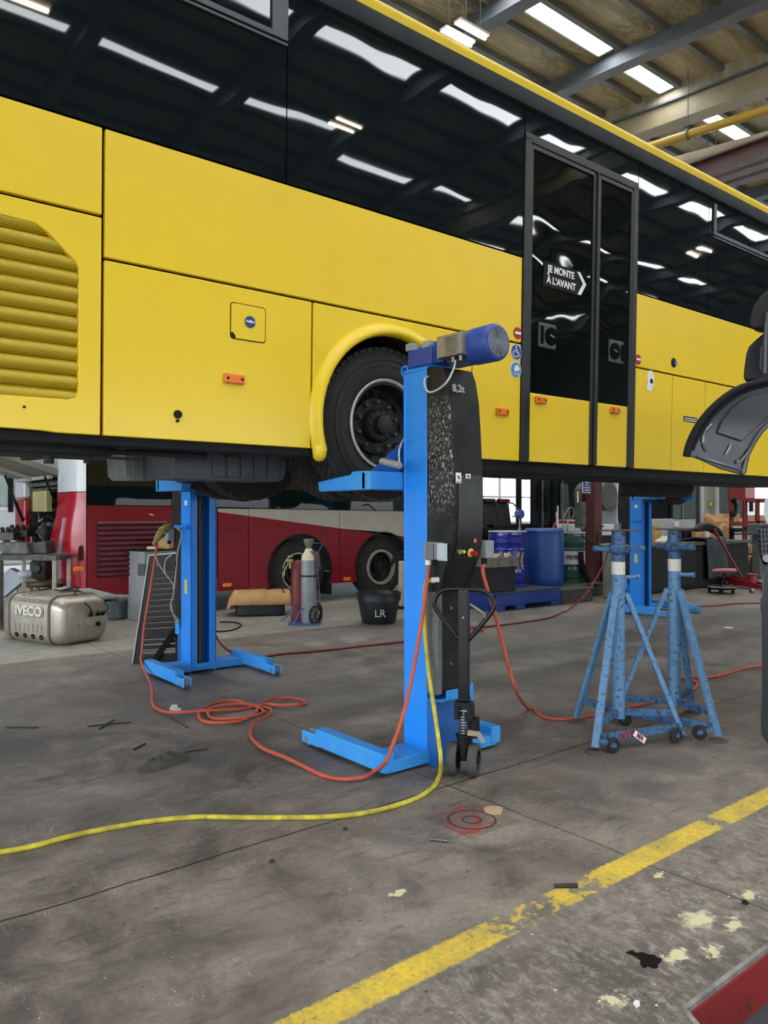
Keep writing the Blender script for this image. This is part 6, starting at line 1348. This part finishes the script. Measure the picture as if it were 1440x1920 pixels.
b = MB(); a_ = aY(1405, 1005, 8.5); b.box(a_.x-.15, a_.x+.55, 8.2, 8.5, .98, 1.24); b.box(a_.x+.0, a_.x+.4, 8.25, 8.45, 0, 1.0); tag(b.build('machine_box', PLG, bevel=.03), 'grey machine housing on the right end of the workbench', 'machine')
# black coverall draped over the bench
def drape(u, w):
    x = 14.55+.75*u+.16*w*math.sin(u*3); z = .96-.78*w; y = 7.885-.035*math.sin(u*9+w*2)*(.3+w)
    x += .22*w*w*u
    return V((x, y, z))
b = MB(); b.grid(drape, 24, 18)
b.grid(lambda u, w: V((14.5+.8*u, 7.88+.5*w, .965+.03*math.sin(u*7+w*4))), 10, 8)
tag(b.build('work_jacket', M('blue_black_cloth', '1c2226', .7, col2='3a4449', ns=4, amt=.9), solid=.02, ang=80), 'dark work jacket draped over the workbench edge', 'jacket')
# creeper stool
sc = aZ(1352, 1112); st2 = root('creeper_stool', 'low stool with pink round seat on black wheeled base', 'stool', sc)
sk = sc.dot(D)/F
b = MB(); b.lathe([(0, .02), (.19, .02), (.21, .0), (.21, -.03), (.17, -.045), (0, -.045)], sc+UP*(45*sk-.02)+R*.06, V((.1, .12, 1)), 32); b.build('seat', M('pink_seat', 'c98286', .5, col2='b46e74', ns=5), st2)
b = MB(); b.tube([sc+R*.06+UP*.36, sc+UP*.12], .022, 10, 1); b.build('stem', BLK, st2)
b = MB(); b.lathe([(.0, .03), (.2, .03), (.245, .05), (.255, .03), (.25, 0), (.2, -.01), (0, -.01)], sc+UP*.08, (0, 0, 1), 36); b.build('base_tray', BLK, st2)
b = MB(); b.lathe([(.25, .0), (.262, .01), (.25, .02)], sc+UP*.11, (0, 0, 1), 36); b.build('bright_rim', STEEL, st2)
for k in range(4):
    a = .4+k*math.pi/2; c2 = sc+V((math.cos(a)*.2, math.sin(a)*.2, .035)); b = MB(); b.cyl(c2-R*.015, c2+R*.015, .034, n=18); b.build('castor', RUB, st2)
# trolley jack
jc = aZ(1400, 1106); jr = (aZ(1420, 1108)-aZ(1368, 1100)).normalized()
J = root('trolley_jack', 'red floor trolley jack with long raised handle', 'jack', jc)
JR = M('jack_red', '8e1a22', .4, col2='7a141b', ns=4, coat=.3)
j0, j1 = aZ(1366, 1098), aZ(1420, 1112); b = MB(); sd = V((-jr.y, jr.x, 0))
for s_ in (-.09, .09): b.prism([(0, .05), (0, .22), (.25, .20), ((j1-j0).length, .09), ((j1-j0).length, .03)], j0+sd*s_-sd*.01, jr, UP, sd*.02)
b.build('side_plate', JR, J, bevel=.005)
b = MB(); b.bar(j0+jr*.1+UP*.13, j0+jr*.7+UP*.1, .14, .08); b.cyl(j0+jr*.75+UP*.10, j0+jr*.75+UP*.28, .09, n=24); b.lathe([(.10, .0), (.11, .02), (.10, .03), (0, .03)], j0+jr*.75+UP*.27, (0, 0, 1), 24); b.build('lift_arm', JR, J, bevel=.005)
b = MB(); 
for s_ in (-.12, .12): b.cyl(j1+sd*s_-sd*.02+UP*.045, j1+sd*s_+sd*.02+UP*.045, .045); b.cyl(j0+jr*.06+sd*s_-sd*.02+UP*.06, j0+jr*.06+sd*s_+sd*.02+UP*.06, .06)
b.build('wheel', STEEL, J)
hb = j0+jr*.03+UP*.18; hb.y = min(hb.y, 7.62); ht_ = aY(1336, 988, 7.6); b = MB(); b.cyl(hb, ht_, .02, n=12); b.cyl(hb+(ht_-hb)*.55, hb+(ht_-hb)*.98, .026, n=14); b.build('handle', JR, J); b = MB(); b.cyl(ht_-jr*.06, ht_+jr*.1, .02, n=12); b.cyl(hb.lerp(ht_, .97)-R*.12, hb.lerp(ht_, .97), .012, n=8); b.build('grip', RUB, J)
# ================================================================== BLACK TRUCK AT THE RIGHT EDGE
TR = M('truck_dark_grey', '1c2026', .35, col2='171b20', ns=2, coat=.3); TRP = M('truck_plastic', '151618', .55, col2='1d1f21', ns=5, spec=.35)
tk2 = root('truck', 'dark truck cab with raised front flap cut off by the right edge', 'truck', aD(1500, 1400, 5.2).xy.to_3d())
def tp(pts, dep, depth, mat, nm, par=tk2, bevel=.01):
    b = MB(); b.poly3([aD(u, v, dep) for u, v in pts], (V((1, 0, 0)) if depth > .5 else (D+R*.8).normalized())*depth); return b.build(nm, mat, par, bevel=bevel)
tp([(1428, 1075), (1433, 1060), (1445, 1052), (1640, 1050), (1640, 1400), (1445, 1400), (1436, 1392), (1427, 1378), (1425, 1360), (1427, 1300), (1427, 1150), (1424, 1140), (1424, 1122), (1428, 1115)], 4.87, 1.6, TR, 'bumper', bevel=.025)
tp([(1421, 990), (1424, 985), (1640, 985), (1640, 1052), (1430, 1060), (1424, 1045), (1420, 1020)], 5.0, 1.3, BLK, 'grille', bevel=.01)
b = MB(); 
for k in range(6): b.tube([aD(1419.5+k*.6, 992+9*k, 4.99), aD(1428, 994+9*k, 4.97), aD(1445, 992+9*k, 4.97)], .007, 6)
for k in range(3): b.tube([aD(1427+6*k, 990, 4.965), aD(1430+6*k, 1045, 4.965)], .006, 6, 1)
b.build('grille_bar', M('chrome_dark', '4a4c4f', .3, .7), tk2)
b = MB(); b.cyl(aD(1438, 1047, 4.95), aD(1438, 1047, 5.0), .025, n=18); b.build('fog_lamp', M('lamp_clear', '6d7174', .2), tk2)
tp([(1431, 940), (1436, 932), (1640, 925), (1640, 985), (1436, 985), (1430, 965)], 5.0, 1.3, M('pale_panel', 'b5b8b8', .45), 'front_panel', bevel=.015)
tp([(1452, 700), (1640, 700), (1640, 930), (1452, 930)], 5.5, .9, TRP, 'cab_front')
# mirror housings and stalk
tp([(1404, 607), (1406, 590), (1412, 572), (1422, 556), (1440, 541), (1475, 535), (1475, 625), (1440, 622), (1426, 617), (1412, 617), (1406, 613)], 4.85, .16, TRP, 'mirror_housing', bevel=.03)
tp([(1391, 716), (1393, 690), (1397, 662), (1402, 648), (1412, 638), (1424, 628), (1432, 620), (1475, 615), (1475, 716)], 4.9, .16, TRP, 'mirror_housing', bevel=.03)
b = MB(); b.tube([aD(1440, 585, 4.82), aD(1436, 620, 4.84), aD(1434, 700, 4.86)], .012, 8); b.tube([aD(1428, 650, 4.88), aD(1426, 690, 4.88), aD(1429, 690, 4.88)], .006, 6); b.build('mirror_stalk', M('stalk_grey', '4a4e54', .4), tk2)
# raised flap: curved shell with stiffening and lip
FLP = M('flap_inner_grey', '303235', .35, col2='26282b', ns=4, bump=.2, bs=12, coat=.2)
outer = [(1285, 853), (1289, 835), (1297, 815), (1308, 795), (1322, 776), (1340, 757), (1358, 742), (1378, 729), (1400, 720), (1440, 710), (1480, 705)]
inner = [(1480, 770), (1440, 800), (1428, 812), (1415, 832), (1405, 852), (1400, 872), (1397, 888), (1392, 891), (1350, 880), (1310, 862)]
flp = tp(outer+inner, 4.62, .03, FLP, 'front_flap', bevel=.008)
b = MB(); b.tube([aD(u+2, v+3, 4.60) for u, v in outer], .022, 10, 4); b.tube([aD(u+9, v+9, 4.605) for u, v in outer[1:]], .012, 8, 4); b.build('rubber_lip', RUB, flp)
b = MB(); b.poly3([aD(u, v, 4.615) for u, v in ((1343, 810), (1352, 790), (1372, 765), (1400, 745), (1440, 735), (1470, 735), (1470, 765), (1438, 782), (1412, 806), (1390, 828), (1345, 813))], -D*.012); b.build('inner_pressing', FLP, flp, bevel=.008)
b = MB(); b.tube([aD(1393, 888, 4.61), aD(1399, 862, 4.61), aD(1410, 836, 4.61), aD(1428, 808, 4.61), aD(1450, 790, 4.61)], .010, 8); b.tube([aD(1318, 830, 4.61), aD(1320, 812, 4.61), aD(1335, 795, 4.61)], .009, 8); b.tube([aD(1325, 846, 4.61), aD(1318, 832, 4.61)], .008, 8, 1); b.tube([aD(1308, 856, 4.61), aD(1360, 872, 4.61), aD(1392, 882, 4.61)], .007, 8); b.build('stiffening_rib', M('rib_grey', '55595e', .3, coat=.4), flp)
b = MB(); b.poly3([aD(u, v, 4.612) for u, v in ((1369, 832), (1371, 830), (1369, 842), (1361, 853), (1359, 852))], -D*.004); b.build('bright_slot', STEEL, flp); 
b = MB(); b.tube([aD(1385, 862, 4.6), aD(1383, 868, 4.6), aD(1390, 864, 4.6), aD(1402, 848, 4.6), aD(1410, 838, 4.6)], .005, 6); b.build('latch_spring', STEEL, flp)
# ================================================================== FLOOR LITTER
DIRT = M('grit_pile', '24211f', .95, col2='57514a', ns=60, amt=.9, bump=1.0, bs=90)
c0 = aZ(305, 1430); dxv = (aZ(345, 1410)-aZ(270, 1445)); Lx = dxv.length; dxv.normalize(); dyv = V((-dxv.y, dxv.x, 0))
def pile(u, w):
    a = 2*math.pi*u; r_ = w; k = 1+.25*noise.noise(V((math.cos(a)*1.3, math.sin(a)*1.3, 3)))
    p = c0+dxv*math.cos(a)*r_*Lx*.55*k+dyv*math.sin(a)*r_*.10*k
    return p+UP*(.002+max(0, (1-r_**1.5))*(.05+.03*noise.noise(p*18))+.012*noise.noise(p*70)*(1-r_))
b = MB(); b.grid(pile, 60, 16); tag(b.build('grit_pile', DIRT, ang=80), 'small heap of dark grit swept together on the floor', 'grit', kind='stuff')
pud = [(1173, 1787), (1184, 1782), (1192, 1787), (1205, 1786), (1215, 1790), (1226, 1791), (1233, 1796), (1241, 1798), (1240, 1804), (1233, 1808), (1234, 1815), (1224, 1816), (1215, 1812), (1207, 1816), (1200, 1808), (1201, 1801), (1193, 1795), (1183, 1790)]
b = MB(); b.poly3([aZ(u, v, .0005) for u, v in pud], UP*.002); tag(b.build('oil_puddle', M('black_oil', '070705', .32, spec=.15), ang=30), 'black oily puddle with ragged edge on the scuffed floor', 'puddle')
def flat(pts, h, m, nm, label, cat, lift_=.001, grp=None):
    b = MB(); b.poly3([aZ(u, v, lift_) for u, v in pts], UP*h); return tag(b.build(nm, m), label, cat, grp)
CBD = M('dirty_card', 'b39a7c', .8, col2='a08668', ns=8)
flat([(907, 1519), (918, 1515), (935, 1516), (943, 1518), (940, 1528), (922, 1528), (909, 1523)], .012, CBD, 'cardboard_scrap', 'small torn cardboard scrap beside the faded red square', 'cardboard')
flat([(318, 1333), (322, 1326), (333, 1326), (332, 1331), (340, 1333), (338, 1336), (322, 1336)], .02, WHT, 'paper_scrap', 'crumpled white paper scrap lying on the orange hose near the left lift', 'paper')
ST = M('dark_stick', '2f2b28', .8)
for (p_, q_, lb, r_) in (((12, 1364), (72, 1364), 'thin wire lying alone at far left of the floor', .005), ((164, 1362), (245, 1354), 'longer of two crossed sticks on the floor', .005), ((186, 1367), (213, 1350), 'shorter of two crossed sticks on the floor', .005), ((320, 1345), (352, 1364), 'stick lying just below the orange hose loops', .005), ((250, 1406), (273, 1394), 'short thick stick left of the grit heap', .006), ((347, 1410), (390, 1404), 'stick poking out of the grit heap to the right', .005), ((1040, 1661), (1083, 1660), 'dark flat strip lying across the worn yellow line', .008), ((807, 1574), (840, 1577), 'grey nail on the floor below the red square', .006)):
    b = MB(); b.tube([aZ(p_[0], p_[1], r_), aZ((p_[0]+q_[0])/2, (p_[1]+q_[1])/2-.6, r_+.002), aZ(q_[0], q_[1], r_)], r_, 6, 2); tag(b.build('stick', ST if 'nail' not in lb else STEEL), lb, 'stick')
for (u, v, m, lb) in ((1397, 1694, RUB, 'black bolt on the scuffed floor at right'), (510, 1617, ST, 'dark crumb on the floor right of the yellow hose, below the nearest lift leg'), (648, 1556, ST, 'tiny black nut near the yellow hose')):
    p = aZ(u, v); b = MB(); b.lathe([(0, .012), (.008, .012), (.012, .006), (.012, 0)], p, (0, 0, 1), 8); tag(b.build('nut', m), lb, 'nut')
flat([(1187, 1883), (1192, 1878), (1199, 1880), (1200, 1887), (1193, 1890)], .006, WHT, 'paper_scrap', 'tiny white chip on the scuffed floor near the kerb', 'chip')
b = MB(); p = aZ(1366, 1177); b.lathe([(0, .006), (.05, .005), (.055, 0)], p, (0, 0, 1), 20); tag(b.build('disc', WHT), 'flat pale disc on the floor between rear lift and right stand', 'disc')
# ================================================================== CAMERA, SKY, RENDER SETTINGS
cam = bpy.data.cameras.new('camera'); co = bpy.data.objects.new('camera', cam); COL.objects.link(co); SC.camera = co
cam.sensor_fit = 'VERTICAL'; cam.sensor_height = 36; cam.lens = F/1920*36; cam.clip_start = .05; cam.clip_end = 300
m = Matrix((R, UP, -D)).transposed().to_4x4(); m.translation = (0, 0, HC); co.matrix_world = m
w = bpy.data.worlds.new('overcast'); SC.world = w; w.use_nodes = True; nt = w.node_tree
bg = nt.nodes['Background']; tc = nt.nodes.new('ShaderNodeTexCoord'); sx = nt.nodes.new('ShaderNodeSeparateXYZ'); rp_ = nt.nodes.new('ShaderNodeValToRGB')
nt.links.new(tc.outputs['Generated'], sx.inputs[0]); nt.links.new(sx.outputs[2], rp_.inputs[0]); nt.links.new(rp_.outputs[0], bg.inputs[0])
rp_.color_ramp.elements[0].position = -.0; rp_.color_ramp.elements[0].color = (.42, .44, .45, 1); rp_.color_ramp.elements[1].position = .06; rp_.color_ramp.elements[1].color = (.86, .94, 1, 1)
bg.inputs[1].default_value = 4.6
SC.view_settings.view_transform = 'Standard'; SC.view_settings.look = 'None'; SC.view_settings.gamma = 1; SC.view_settings.use_curve_mapping = False
SC.view_settings.exposure = 0.5
SC.cycles.max_bounces = 6; SC.cycles.diffuse_bounces = 4; SC.cycles.glossy_bounces = 3; SC.cycles.transmission_bounces = 2
